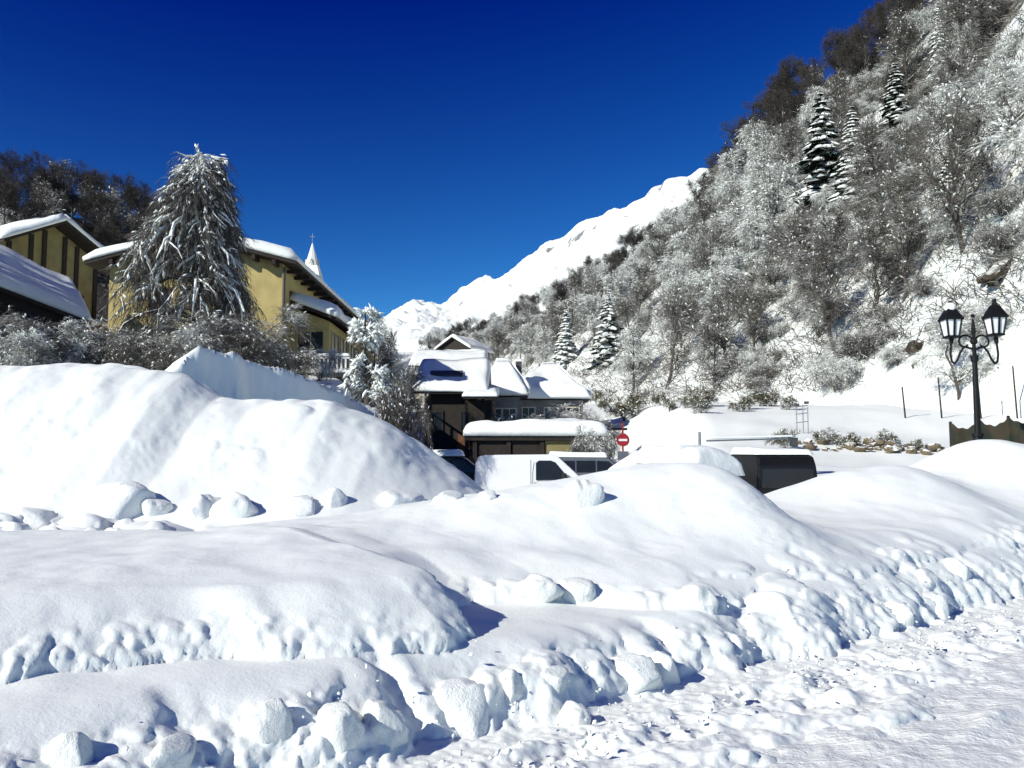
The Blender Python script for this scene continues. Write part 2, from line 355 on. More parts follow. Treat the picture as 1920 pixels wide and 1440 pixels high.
def build_ground():
    ya = np.exp(np.linspace(math.log(3.4), math.log(30), 640)); yb = np.exp(np.linspace(math.log(30.3), math.log(430), 110))
    yr = np.concatenate([[-300, -120, -50, -20, -8, -2, 1.5, 2.6], ya, yb])
    u = np.concatenate([np.linspace(-2.2, -.75, 40)[:-1], np.linspace(-.75, .75, 620), np.linspace(.75, 2.2, 40)[1:]])
    wd = np.where(yr > 0, yr+1.5, -yr+8)
    X = u[None, :]*wd[:, None]; Y = np.repeat(yr[:, None], len(u), 1); Z = H(X, Y)
    V = np.stack([X, Y, Z], -1)
    # crumbly relief pushed out along the normals, strongest on the steep broken faces
    du = np.gradient(V, axis=1); dv = np.gradient(V, axis=0); N = np.cross(du, dv); N /= np.linalg.norm(N, axis=2, keepdims=True)+1e-9
    nz = np.clip(N[..., 2], 0, 1); far = S((Y-14)/6); near = (Y > 3) & (Y < 31)
    steep = S((.93-nz)/.35)
    r = np.zeros_like(X); sel = near
    x, y, z = X[sel], Y[sel], Z[sel]; sc = 1/(1+.8*far[sel])
    n1 = fbm3(x*4.6*sc, y*4.6*sc, z*4.6*sc, 3, 50)*S(.5+1.3*vn3(x*.9, y*.9, z*.9, 71)); n2 = fbm3(x*15*sc, y*15*sc, z*15*sc, 2, 60)
    tt = -DY*x+DX*y
    strip = S((tt-3.8)/.2)*(1-S((tt-5.0)/.4))
    amp = steep[sel]
    r[sel] = (amp*(.042*n1+.030*n2)*(1-.55*far[sel])+.004*n1)/sc + strip*.016*n2*(1-amp)
    V = V+N*r[..., None]
    nr, nc = X.shape
    me = mesh_np('snow_ground', V.reshape(-1, 3), grid_faces(nr, nc), 'snow', True)
    obj('snow_ground', me, kind='structure')
build_ground()
def build_road():
    sv = np.concatenate([np.linspace(-60, -2, 40)[:-1], np.linspace(-2, 16, 520), np.linspace(16, 70, 60)[1:]])
    tv = np.concatenate([np.linspace(-4, 1.2, 14)[:-1], np.linspace(1.2, 3.95, 115)])
    s, t = np.meshgrid(sv, tv); z = .012*fbm2(s*.35, t*7, 4, 77)+.016*fbm2(s*4, t*7, 3, 78)-.004
    tw = t+.05*vn2(s*.5, s*0, 6); z += (.026*np.exp(-((tw-2.9)/.09)**2)+.022*np.exp(-((tw-2.05)/.08)**2))*(1+vn2(s*2, t*0, 3))-.03*np.exp(-((tw-2.48)/.2)**2)
    z += .03*S((t-2.9)/.6)*(.5+.6*fbm2(s*3.5, t*5, 3, 79))
    z -= .10*S((t-3.7)/.2)
    V = np.stack([DX*s-DY*t, DY*s+DX*t, z], -1)
    o = obj('road', mesh_np('road', V.reshape(-1, 3), grid_faces(*s.shape), 'road', True), kind='structure')
build_road()

# ------------------------------------------------------------------ hillsides and mountain
class Loft:
    def __init__(s, name, toe, ridge, nu, nv, mat, amp, sc, seed, bulge=0, back=.55):
        tp = np.array([P(*a) for a in toe]); rp = np.array([P(*a) for a in ridge])
        k = np.linspace(0, 1, len(tp)); u = np.linspace(0, 1, nu); v = np.concatenate([[-.05], np.linspace(0, 1.25, nv-1)])
        T = np.stack([np.interp(u, k, tp[:, i]) for i in range(3)], 1); R = np.stack([np.interp(u, k, rp[:, i]) for i in range(3)], 1)
        V = np.zeros((nv, nu, 3))
        for j, b in enumerate(v):
            if b < 0: V[j] = T; V[j, :, 2] -= 25; V[j, :, :2] *= .995
            elif b <= 1:
                V[j] = T*(1-b)+R*b; V[j, :, 2] += bulge*(R[:, 2]-T[:, 2])*b*(1-b)*4
            else:
                e = (b-1)/.25; D = R-T; V[j] = R+D*e*.5; V[j, :, 2] = R[:, 2]-np.abs(D[:, 2])*e*back
        x, y = V[..., 0], V[..., 1]; m = np.clip(v*4, 0, 1)[:, None]
        V[..., 2] += amp*fbm2(x*sc, y*sc, 6, seed, .52)*m
        s.V, s.nu, s.nv = V, nu, nv
        s.o = obj(name, mesh_np(name, V.reshape(-1, 3), grid_faces(nv, nu), mat, True), kind='structure')
    def at(s, a, b):
        i = min(a*(s.nu-1), s.nu-1.001); j = min(1+b/1.25*(s.nv-2), s.nv-1.001); i0, j0 = int(i), int(j); fi, fj = i-i0, j-j0; V = s.V
        return Vector((V[j0, i0]*(1-fi)+V[j0, i0+1]*fi)*(1-fj)+Vector((V[j0+1, i0]*(1-fi)+V[j0+1, i0+1]*fi))*fj)
RT = [(2350, 770, 34), (1920, 752, 44), (1760, 752, 50), (1560, 752, 60), (1400, 755, 72), (1300, 758, 80), (1200, 760, 92), (1100, 752, 112), (1000, 720, 150), (920, 690, 215), (860, 672, 290), (800, 668, 330)]
RR = [(2500, -900, 120), (1980, -420, 150), (1830, -90, 165), (1705, 90, 180), (1560, 165, 192), (1465, 232, 205), (1400, 335, 215), (1300, 448, 235), (1140, 528, 262), (992, 608, 300), (890, 658, 330), (780, 668, 350)]
hillR = Loft('wooded_hillside', RT, RR, 170, 130, 'hill', 2.6, .06, 3, .06)
LT = [(-700, 640, 60), (-300, 640, 66), (0, 640, 78), (200, 640, 90), (350, 640, 100), (520, 640, 120), (650, 640, 150)]
LR = [(-800, 210, 150), (-300, 300, 155), (0, 385, 160), (140, 418, 165), (260, 452, 175), (430, 535, 190), (650, 640, 210)]
hillL = Loft('dark_wooded_hill', LT, LR, 90, 60, 'hill_dark', 2.0, .06, 8, .05)
MT = [(560, 700, 900), (700, 700, 900), (800, 705, 900), (900, 720, 900), (1000, 720, 900), (1150, 720, 900), (1300, 700, 900), (1500, 700, 950), (1700, 700, 1000)]
MR = [(560, 660, 2300), (700, 606, 2250), (775, 562, 2200), (835, 562, 2150), (935, 512, 2050), (985, 478, 2000), (1125, 414, 1900), (1285, 332, 1800), (1500, 225, 1700), ]
MR = MR[:9]
mount = Loft('snow_mountain', MT, MR, 220, 160, 'mount', 17, .012, 12, 0)

# ------------------------------------------------------------------ trees
def tubes(Pt, R, sides):
    n, k, _ = Pt.shape; T = np.gradient(Pt, axis=1); T /= np.linalg.norm(T, axis=2, keepdims=True)+1e-9
    ref = np.where(np.abs(T[..., 2:3]) > .9, np.array([1., 0, 0]), np.array([0, 0, 1.]))
    A = np.cross(T, ref); A /= np.linalg.norm(A, axis=2, keepdims=True)+1e-9; B = np.cross(A, T)
    th = np.arange(sides)/sides*2*np.pi+np.pi/2
    V = Pt[:, :, None, :]+R[:, :, None, None]*(A[:, :, None, :]*np.cos(th)[None, None, :, None]+B[:, :, None, :]*np.sin(th)[None, None, :, None])
    i = np.arange(n*(k-1)*sides); a = i//((k-1)*sides); b = (i//sides) % (k-1); c = i % sides; c2 = (c+1) % sides
    base = a*k*sides+b*sides
    F = np.stack([base+c, base+c2, base+sides+c2, base+sides+c], 1)
    return V.reshape(-1, 3), F
def join(parts):
    V, F, o = [], [], 0
    for v, f in parts: V.append(v); F.append(f+o); o += len(v)
    return np.concatenate(V), np.concatenate(F)
def child(rng, Pp, Rp, n, fr, L, ang, up, droop, k, rs, jit=.05, rmin=.008):
    N, kp, _ = Pp.shape; f = rng.uniform(fr[0], fr[1], (N, n)); g = f*(kp-1); i = np.minimum(g.astype(int), kp-2); h = (g-i)[..., None]
    ar = np.arange(N)[:, None]; p0 = Pp[ar, i]*(1-h)+Pp[ar, i+1]*h; d = Pp[ar, i+1]-Pp[ar, i]; d /= np.linalg.norm(d, axis=2, keepdims=True)+1e-9
    r0 = (Rp[ar, i]*(1-h[..., 0])+Rp[ar, i+1]*h[..., 0])*rs
    rv = rng.normal(size=(N, n, 3)); pr = np.cross(d, rv); pr /= np.linalg.norm(pr, axis=2, keepdims=True)+1e-9
    a = rng.uniform(ang[0], ang[1], (N, n, 1)); dd = np.cos(a)*d+np.sin(a)*pr; dd[..., 2] += up; dd /= np.linalg.norm(dd, axis=2, keepdims=True)+1e-9
    ln = (L(f) if callable(L) else np.full_like(f, L))*rng.uniform(.6, 1.3, (N, n)); q = np.linspace(0, 1, k)
    Q = p0[:, :, None, :]+dd[:, :, None, :]*(ln[..., None]*q)[..., None]
    Q[..., 2] -= droop*ln[..., None]*q**2
    Q[:, :, 1:] += rng.normal(size=(N, n, k-1, 3))*jit*ln[..., None, None]
    R = np.maximum(r0[..., None]*(1-.7*q), rmin)
    return Q.reshape(N*n, k, 3), R.reshape(N*n, k)
OCT_V = np.array([[1, 0, 0], [0, 1, 0], [-1, 0, 0], [0, -1, 0], [0, 0, 1], [0, 0, -.6]], float)
OCT_F = np.array([[0, 1, 4], [1, 2, 4], [2, 3, 4], [3, 0, 4], [1, 0, 5], [2, 1, 5], [3, 2, 5], [0, 3, 5]])
def blobs(rng, pts, dirs, size, asp=.5):
    n = len(pts); d = dirs.copy(); d /= np.linalg.norm(d, axis=1, keepdims=True)+1e-9
    a = np.cross(d, [0, 0, 1.]); a /= np.linalg.norm(a, axis=1, keepdims=True)+1e-9; b = np.cross(a, d)
    s = size*rng.uniform(.5, 1.4, (n, 1)); O = OCT_V[None]+rng.normal(size=(n, 6, 3))*.18
    V = pts[:, None, :]+s[:, None]*(O[..., 0:1]*d[:, None]*1.5+O[..., 1:2]*a[:, None]*asp*1.2+O[..., 2:3]*b[:, None]*asp)
    F = (OCT_F[None]+np.arange(n)[:, None, None]*6).reshape(-1, 3); return V.reshape(-1, 3), F
def bare_tree(seed, Ht, mat, spread=.42, loads=500, bush=False, droop=.12, lsz=.16, n=(15, 9, 8, 3), tr=None):
    rng = np.random.default_rng(seed); k = 7
    if bush:
        ns = 7; q = np.linspace(0, 1, k); az = rng.uniform(0, 6.28, ns); le = rng.uniform(.25, .75, ns)
        Tk = np.zeros((ns, k, 3)); Tk[..., 0] = (np.cos(az)*le)[:, None]*q**1.3*Ht*.75; Tk[..., 1] = (np.sin(az)*le)[:, None]*q**1.3*Ht*.75
        Tk[..., 2] = (q*(1-.25*q))[None]*Ht*1.05*rng.uniform(.7, 1.05, (ns, 1)); Tk += rng.normal(size=Tk.shape)*.02*Ht*q[None, :, None]
        Tr = np.repeat((Ht*.012*(1-.7*q))[None], ns, 0)
    else:
        q = np.linspace(0, 1, k); Tk = np.zeros((1, k, 3)); Tk[0, :, 2] = q*Ht*.93; Tk[0, :, :2] = np.cumsum(rng.normal(size=(k, 2))*.018*Ht, 0); Tk[0, 0, :2] = 0
        Tr = ((tr or Ht*.021)*(1-.82*q))[None]
    nl = n[0] if not bush else max(3, n[0]//4)
    L1 = child(rng, Tk, Tr, nl, (.18, .95), lambda f: Ht*spread*(1.05-.62*f), (.6, 1.15), .32, droop, 6, .62, .035)
    L2 = child(rng, *L1, n[1], (.2, 1), lambda f: Ht*spread*.46*(1.1-.5*f), (.4, .95), .16, droop, 4, .6, .05, .012)
    L3 = child(rng, *L2, n[2], (.15, 1), Ht*spread*.22, (.3, 1.0), .05, droop*1.2, 3, .6, .06, .011*Ht/9)
    L4 = child(rng, *L3, n[3], (.2, 1), Ht*spread*.13, (.3, 1.0), 0, droop*1.5, 2, .7, .05, .010*Ht/9)
    wood = join([tubes(*[a for a in (Tk, Tr)], 8), tubes(*L1, 5)]); crown = join([tubes(*L2, 4), tubes(*L3, 3), tubes(*L4, 3)])
    out = [('trunk', mesh_np('trunk', *wood, 'bark', True)), ('crown', mesh_np('crown', *crown, mat))]
    if loads:
        A = np.concatenate([L2[0][:, 2], L3[0][:, 1], L3[0][:, 2]]); D = np.concatenate([L2[0][:, 3]-L2[0][:, 1], L3[0][:, 2]-L3[0][:, 0], L3[0][:, 2]-L3[0][:, 1]])
        ix = rng.choice(len(A), min(loads, len(A)), False); out.append(('snow_load', mesh_np('snow_load', *blobs(rng, A[ix]+[0, 0, .05], D[ix], lsz*Ht/9), 'snow_soft', True)))
    return out
def conifer(seed, Ht, rad, snow=.8, mat='needle', tiers=26, per=9, trunkc='bark', sw=.72):
    rng = np.random.default_rng(seed); q = np.linspace(0, 1, 6)
    Tk = np.zeros((1, 6, 3)); Tk[0, :, 2] = q*Ht; tr = (Ht*.016*(1-.9*q))[None]
    NV, NF, SV, SF = [], [], [], []; no = so_ = 0
    for ti in range(tiers):
        f = .05+.94*(ti+rng.uniform(-.3, .3))/tiers; L0 = rad*(1-f)**.85+.12
        for j in range(max(4, int(per*(1-.4*f)))):
            az = rng.uniform(0, 6.283); L = L0*rng.uniform(.65, 1.15); d = np.array([math.cos(az), math.sin(az), 0]); sd = np.array([-d[1], d[0], 0]); k = 5
            t = np.linspace(0, 1, k); c = np.zeros((k, 3)); c += d*(L*t)[:, None]; c[:, 2] = f*Ht+L*(.10*t-.62*t**1.7)
            wv = L*.30*np.array([.25, .8, 1, .75, .1])*rng.uniform(.8, 1.2, k)
            rows = np.stack([c-sd*wv[:, None]-[0, 0, 1]*(wv*.75)[:, None], c, c+sd*wv[:, None]-[0, 0, 1]*(wv*.75)[:, None]], 1)
            rows[:, 0] += rng.normal(size=(k, 3))*.07*L; rows[:, 2] += rng.normal(size=(k, 3))*.07*L
            NV.append(rows.reshape(-1, 3)); NF.append(grid_faces(k, 3)+no); no += k*3
            # hanging sprays, ragged triangles folded into thin quads
            m = 8; tp = rng.uniform(.15, 1, m); i0 = np.minimum((tp*(k-1)).astype(int), k-1); side = rng.choice([-1, 1], m)
            p = c[i0]+sd*(side*wv[i0]*rng.uniform(.1, .95, m))[:, None]; hl = L*rng.uniform(.12, .3, m)
            w_ = d*(.06*L); Vh = np.stack([p-w_, p+w_, p+w_*.3-np.outer(hl, [0, 0, 1]), p-w_*.3-np.outer(hl, [0, 0, 1])], 1)+rng.normal(size=(m, 4, 3))*.02*L
            NV.append(Vh.reshape(-1, 3)); NF.append(np.arange(m*4).reshape(m, 4)+no); no += m*4
            if rng.uniform() < snow:
                up = np.array([0, 0, 1.]); tk = (.05+.05*L)*rng.uniform(.7, 1.3); cc = c+up*tk; nw = wv*sw*rng.uniform(.6, 1.15, k)
                nw[0] *= .3
                r2 = np.stack([c-sd*nw[:, None]-up*(nw*.62)[:, None]+up*.03, cc-sd*(nw*.5)[:, None]-up*(nw*.2)[:, None], cc, cc+sd*(nw*.5)[:, None]-up*(nw*.2)[:, None], c+sd*nw[:, None]-up*(nw*.62)[:, None]+up*.03], 1)
                r2[-1] = r2[-1].mean(0)*.6+c[-1]*.4; r2 += rng.normal(size=r2.shape)*.012*L
                SV.append(r2.reshape(-1, 3)); SF.append(grid_faces(k, 5)+so_); so_ += k*5
    out = [('trunk', mesh_np('trunk', *tubes(Tk, tr, 8), trunkc, True)), ('crown', mesh_np('crown', np.concatenate(NV), np.concatenate(NF), mat))]
    if SV: out.append(('snow_load', mesh_np('snow_load', np.concatenate(SV), np.concatenate(SF), 'snow_soft', True)))
    return out
def put(name, proto, loc, label, cat, group=None, rotz=0, scale=1, tilt=None):
    t = thing(name, loc, label, cat, group, rotz, scale)
    if tilt: t.rotation_euler = (tilt[0], tilt[1], rotz)
    for n, me in proto: obj(n, me, t, 'stuff' if n.startswith('snow_') else None)
    return t
rnd = random.Random(11)
WHITE = [bare_tree(100+i, 9, 'twig_white', .44, 420, droop=.22) for i in range(3)]
MID = [bare_tree(120+i, 9, 'twig_mid', .42, 130, droop=.12, lsz=.13) for i in range(3)]
DARK = [bare_tree(140+i, 9, 'twig_dark', .40, 0, droop=.05) for i in range(3)]
BUSH = [bare_tree(160+i, 5, 'twig_white', .5, 420, bush=True, droop=.3, lsz=.2, n=(20, 8, 7, 3)) for i in range(3)]
BUSHM = [bare_tree(180+i, 5, 'twig_mid', .5, 260, bush=True, droop=.25, lsz=.17, n=(20, 8, 7, 3)) for i in range(2)]
FIR = [conifer(200+i, 10, 2.0, .85) for i in range(3)]
FIRD = [conifer(220+i, 10, 2.4, .06, 'needle_dark') for i in range(2)]
FIRW = [conifer(240+i, 10, 1.7, 1.0, tiers=30, per=11, sw=1.05) for i in range(2)]

def proj(p):
    d = p-Vector((0, 0, CAMZ)); cp, sp = math.cos(PITCH), math.sin(PITCH); f = d.y*cp+d.z*sp; u = -d.y*sp+d.z*cp
    return CXP+FPX*d.x/f, CYP-FPX*u/f
def forest_right():
    n = 0
    NA, NB = 28, 12
    for i in range(NA):
        for j in range(NB):
            a = (i+rnd.uniform(0, 1))/NA*.90+.06; b = ((j+rnd.uniform(0, 1))/NB)**1.05
            p = hillR.at(a, min(b, 1)); px, py = proj(p)
            if px > 2050 or px < 770 or py < -40 or py > 900: continue
            if any(ax < px < bx and ay < py < by for ax, ay, bx, by in ((1495, 345, 1645, 470), (1615, 235, 1760, 365), (1725, 120, 1805, 230), (1112, 655, 1178, 745), (1035, 660, 1090, 735), (1735, 385, 1805, 450))): continue
            open_ = px > 1480 and py > 800-(px-1480)*.46 and py > 480           # open snow slope lower right
            if open_ and rnd.random() < .72: continue
            
            top = b > (.56 if px < 1720 else .72)
            r = rnd.random(); tilt = (rnd.gauss(0, .06), rnd.gauss(0, .06)-(.12 if px > 1400 else 0))
            zone = 'behind the village' if px < 1130 else 'between village and fir pair' if px < 1480 else 'around the fir pair' if px < 1660 else 'uphill of the street lamp'
            G = 'bare trees in the wood on the right-hand slope'
            if top and r < .85: pr, lb, sc = rnd.choice(DARK), 'bare dark brown tree near the slope crest, '+zone, rnd.uniform(.85, 1.25)
            elif open_ or (r < .42 and px > 1450): pr, lb, sc = rnd.choice(BUSH+WHITE), 'white snow-laden tree on the right-hand slope, '+zone, rnd.uniform(.5, .85)
            elif r < .45: pr, lb, sc = rnd.choice(WHITE), 'grey tree thick with snow on the wooded slope, '+zone, rnd.uniform(.68, 1.05)
            elif r < .82: pr, lb, sc = rnd.choice(MID), 'grey-brown bare tree dusted with snow on the slope, '+zone, rnd.uniform(.68, 1.05)
            else: pr, lb, sc = rnd.choice(DARK+MID), 'brown leafless tree among snowy trees on the slope, '+zone, rnd.uniform(.6, .95)
            p.z -= .3
            put('bare_tree', pr, p, lb, 'tree', G, rnd.uniform(0, 6.28), (sc, sc, sc*rnd.uniform(.85, 1.15)), tilt); n += 1
    print('forest right', n)
forest_right()
def hill_at_px(px, py, hill=hillR):
    best = None
    for i in range(0, 160):
        for j in range(0, 100):
            a, b = i/159, j/99; p = hill.V[1+int(b/1.25*(hill.nv-2)), int(a*(hill.nu-1))]
            q = proj(Vector(p)); e = (q[0]-px)**2+(q[1]-py)**2
            if best is None or e < best[0]: best = (e, Vector(p))
    return best[1]
# conifers: foot pixel, top pixel, kind
for fx, fy, ty, pr, wf, lb in (
    (1545, 372, 150, FIR[0], 1.45, 'tall dark fir with white-striped boughs, left one of the pair high on the slope'),
    (1597, 372, 180, FIRW[0], 1.5, 'slim white snow-covered fir beside the tall dark fir on the slope'),
    (1685, 260, 95, FIR[1], 1.5, 'broad snow-capped fir below the crest, uphill of the fir pair'),
    (1765, 150, -10, FIRW[1], .9, 'white-topped fir near the upper right edge of the slope'),
    (1145, 680, 530, FIR[2], 1.5, 'small dark fir with white clumps at the valley end of the slope'),
    (1062, 690, 572, FIRW[0], 1.5, 'small rounded white fir low on the slope behind the village'),
    (1335, 345, 228, FIRD[0], 1.25, 'dark snowless pointed conifer standing on the skyline of the slope'),
    (1302, 390, 295, FIRD[1], 1.2, 'shorter dark conifer on the skyline left of the pointed one'),
    (1770, 395, 270, FIR[0], 1.3, 'dark fir with patchy snow in the middle of the right-hand wood'),
    (1545, 600, 490, FIR[1], .7, 'thin dark conifer low down on the slope amid grey trees'),
    (1690, 110, -20, FIRD[0], 1.0, 'dark conifer at the very crest above the broad snow-capped fir')):
    p = hill_at_px(fx, fy); q = P(fx, fy, p.y); h = (fy-ty)/FPX*p.y
    p.z -= .2; put('fir_tree', pr, p, lb, 'tree', None, rnd.uniform(0, 6), (h/10*wf, h/10*wf, h/10))
# wood on the dark hill at the left
for i in range(10):
    for j in range(5):
        a = .28+.62*(i+rnd.random())/10; b = .25+.77*(j+rnd.random())/5; p = hillL.at(a, min(b, 1)); px, py = proj(p)
        if px < -60 or px > 620: continue
        sc = rnd.uniform(.85, 1.2); p.z -= .3
        pr = rnd.choice(MID+DARK+DARK)
        put('bare_tree', pr, p, ('frosted' if pr in WHITE else 'dark brown' if pr in DARK else 'grey snow-dusted')+' leafless tree on the left hill, '+('above the timber chalet' if px < 110 else 'between the chalet and the drooping tree' if px < 260 else 'behind the drooping tree and yellow house'), 'tree', 'trees on the shaded hill at the left', rnd.uniform(0, 6.28), sc)
for fx, fy, ty, lb in ((82, 345, 275, 'dark conifer breaking the skyline of the left hill, leftmost of three'), (137, 375, 300, 'dark conifer on the left hill skyline, middle of three'), (207, 405, 335, 'dark conifer on the left hill skyline beside the big snowy tree')):
    p = hill_at_px(fx, fy, hillL); h = (fy-ty)/FPX*p.y; put('fir_tree', FIRD[1], p, lb, 'tree', None, 1, (h/10*1.3, h/10*1.3, h/10))
# low brush over the slope, uncountable
def undergrowth():
    rng = np.random.default_rng(5); n = 10500; pts = []
    while len(pts) < n:
        a, b = rng.uniform(.06, .97), rng.uniform(.0, 1)
        p = hillR.at(a, b); px, py = proj(p)
        if px > 2000 or px < 780 or py < -60: continue
        o = px > 1440 and py > 800-(px-1440)*.48 and py > 480
        if o and (py > 620 or rng.uniform() < .7): continue
        pts.append(p)
    Q = np.array(pts); m = 11; b = np.repeat(Q, m, 0); L = rng.uniform(.5, 1.9, (len(b), 1)); d = rng.normal(size=(len(b), 3))*[.75, .75, .4]+[-.15, 0, .75]; d /= np.linalg.norm(d, axis=1, keepdims=True)
    st = b+rng.normal(size=b.shape)*[.7, .7, .1]; t = np.linspace(0, 1, 3); Pt = st[:, None]+d[:, None]*(L*t)[..., None]; Pt[..., 2] -= (.35*L*t**2)
    R = np.repeat((.034*(1-.6*t))[None], len(b), 0)
    obj('undergrowth', mesh_np('undergrowth', *tubes(Pt, R, 3), 'twig_mid'), kind='stuff')
    tag(bpy.data.objects['undergrowth'], 'tangle of bare twigs and brush covering the right-hand slope', 'undergrowth')
undergrowth()
nsh = 0
while nsh < 135:
    a, b = rnd.uniform(.1, .9) if nsh % 2 else rnd.uniform(.1, .42), rnd.uniform(0, .62); p = hillR.at(a, b); px, py = proj(p)
    if px < 900 or px > 1900 or (px > 1460 and py > 800-(px-1480)*.46) : continue
    sc = rnd.uniform(.5, 1.0)*(.6+.4*min(1, p.y/120)); p.z -= .2; nsh += 1; white = rnd.random() < .5
    put('snowy_shrub', rnd.choice(BUSH if white else BUSHM), p, ('white snow-laden thicket' if white else 'brown twiggy thicket')+' under the trees of the slope, '+('behind the village' if px < 1150 else 'right of the village' if px < 1400 else 'left of the open snow' if px < 1650 else 'above the street lamp'), 'shrub', 'thickets under the trees of the slope', rnd.uniform(0, 6), (sc, sc, sc*.8))

#PART2
# ------------------------------------------------------------------ buildings
def roof_snow(name, pts_lo, pts_hi, thick, parent, seed=0, nu=36, nv=10, mat='snow_soft', edge=.35):
    """thick rounded snow slab on one roof plane: lower edge pts_lo (2), upper edge pts_hi (2)"""
    a, b = Vector(pts_lo[0]), Vector(pts_lo[1]); c, d = Vector(pts_hi[0]), Vector(pts_hi[1])
    u, v = np.meshgrid(np.linspace(0, 1, nu), np.linspace(0, 1, nv))
    A, B, Cc, D = [np.array(x) for x in (a, b, c, d)]
    base = (A[None, None]*(1-u[..., None])+B[None, None]*u[..., None])*(1-v[..., None])+(Cc[None, None]*(1-u[..., None])+D[None, None]*u[..., None])*v[..., None]
    n = np.cross(B-A, Cc-A); n /= np.linalg.norm(n); n = n if n[2] > 0 else -n
    e = np.minimum(np.minimum(u, 1-u)*np.linalg.norm(B-A), v*np.linalg.norm(Cc-A)); e = np.minimum(e, (1-v)*np.linalg.norm(Cc-A)) if edge < .3 else e; rnd_ = np.sqrt(np.clip(1-(1-np.clip(e/(thick*.8), 0, 1))**2, 0, 1))
    h = thick*(edge+(1-edge)*rnd_)*(1+.22*fbm2(base[..., 0]*.5+seed, base[..., 1]*.5, 3, seed))
    top = base+h[..., None]*(n*.5+np.array([0, 0, .6]))
    bot = base+n*.005
    V = np.concatenate([top.reshape(-1, 3), bot.reshape(-1, 3)]); F = grid_faces(nv, nu); N = nu*nv
    rim = list(range(nu))+[r*nu+nu-1 for r in range(1, nv)]+[N-1-k for k in range(1, nu)]+[r*nu for r in range(nv-2, 0, -1)]
    R = np.array([[rim[i], rim[i]+N, rim[(i+1) % len(rim)]+N, rim[(i+1) % len(rim)]] for i in range(len(rim))])
    F = np.concatenate([F, F[:, ::-1]+N, R]); me = mesh_np(name, V, F, mat, True)
    return obj(name, me, parent)
def gable_house(name, label, loc, rotz, L, W, hw, hr, wallm, over=.6, snow=.4, seed=1, roofm='darkwood', cat='house', wing=None):
    """ridge along local X; local -Y is the long side facing the camera when rotz = 0"""
    t = thing(name, loc, label, cat, None, rotz)
    m = MB(); m.poly([(-L/2, -W/2, 0), (-L/2, -W/2, hw), (-L/2, 0, hw+hr), (-L/2, W/2, hw), (-L/2, W/2, 0)], (L, 0, 0)); m.build('wall', wallm, t)
    sl = hr/(W/2); rt = .14
    r = MB()
    for sg in (-1, 1):
        y1, z1 = sg*(W/2+over), hw-sl*over
        r.poly([(-L/2-over, y1, z1+.02), (-L/2-over, 0, hw+hr+.02), (-L/2-over, 0, hw+hr+rt), (-L/2-over, y1, z1+rt)], (L+2*over, 0, 0))
    ro = r.build('roof', roofm, t)
    for sg in (-1, 1):
        y1, z1 = sg*(W/2+over+.06), hw-sl*(over+.06)+rt
        x = L/2+over+.05
        roof_snow('snow_cover', ((-x, y1, z1), (x, y1, z1)), ((-x, -sg*.02, hw+hr+rt), (x, -sg*.02, hw+hr+rt)), snow, ro, seed+sg+3)
    return t
def win(parent, origin, ux, w, h, nrm, frame='white_paint', pane='glass', fw=.08, bars=1, name='window'):
    """window at origin (its lower middle) on a wall with outward normal nrm; ux runs along the wall"""
    o, ux, n, z = Vector(origin), Vector(ux), Vector(nrm), Vector((0, 0, 1))
    def bx(m, u0, u1, z0, z1, d0, d1):
        p = [o+ux*a+z*b+n*d0 for a, b in ((u0, z0), (u1, z0), (u1, z1), (u0, z1))]; m.poly(p, n*(d1-d0))
    m = MB(); bx(m, -w/2-fw, -w/2, -fw, h+fw, .003, .07); bx(m, w/2, w/2+fw, -fw, h+fw, .003, .07); bx(m, -w/2, w/2, h, h+fw, .003, .07); bx(m, -w/2, w/2, -fw, 0, .003, .09)
    for k in range(bars):
        u = -w/2+w*(k+1)/(bars+1); bx(m, u-fw*.3, u+fw*.3, 0, h, .02, .06)
    f = m.build(name, frame, parent); g = MB(); bx(g, -w/2+.001, w/2-.001, .001, h-.001, .004, .02); g.build('pane', pane, f); return f

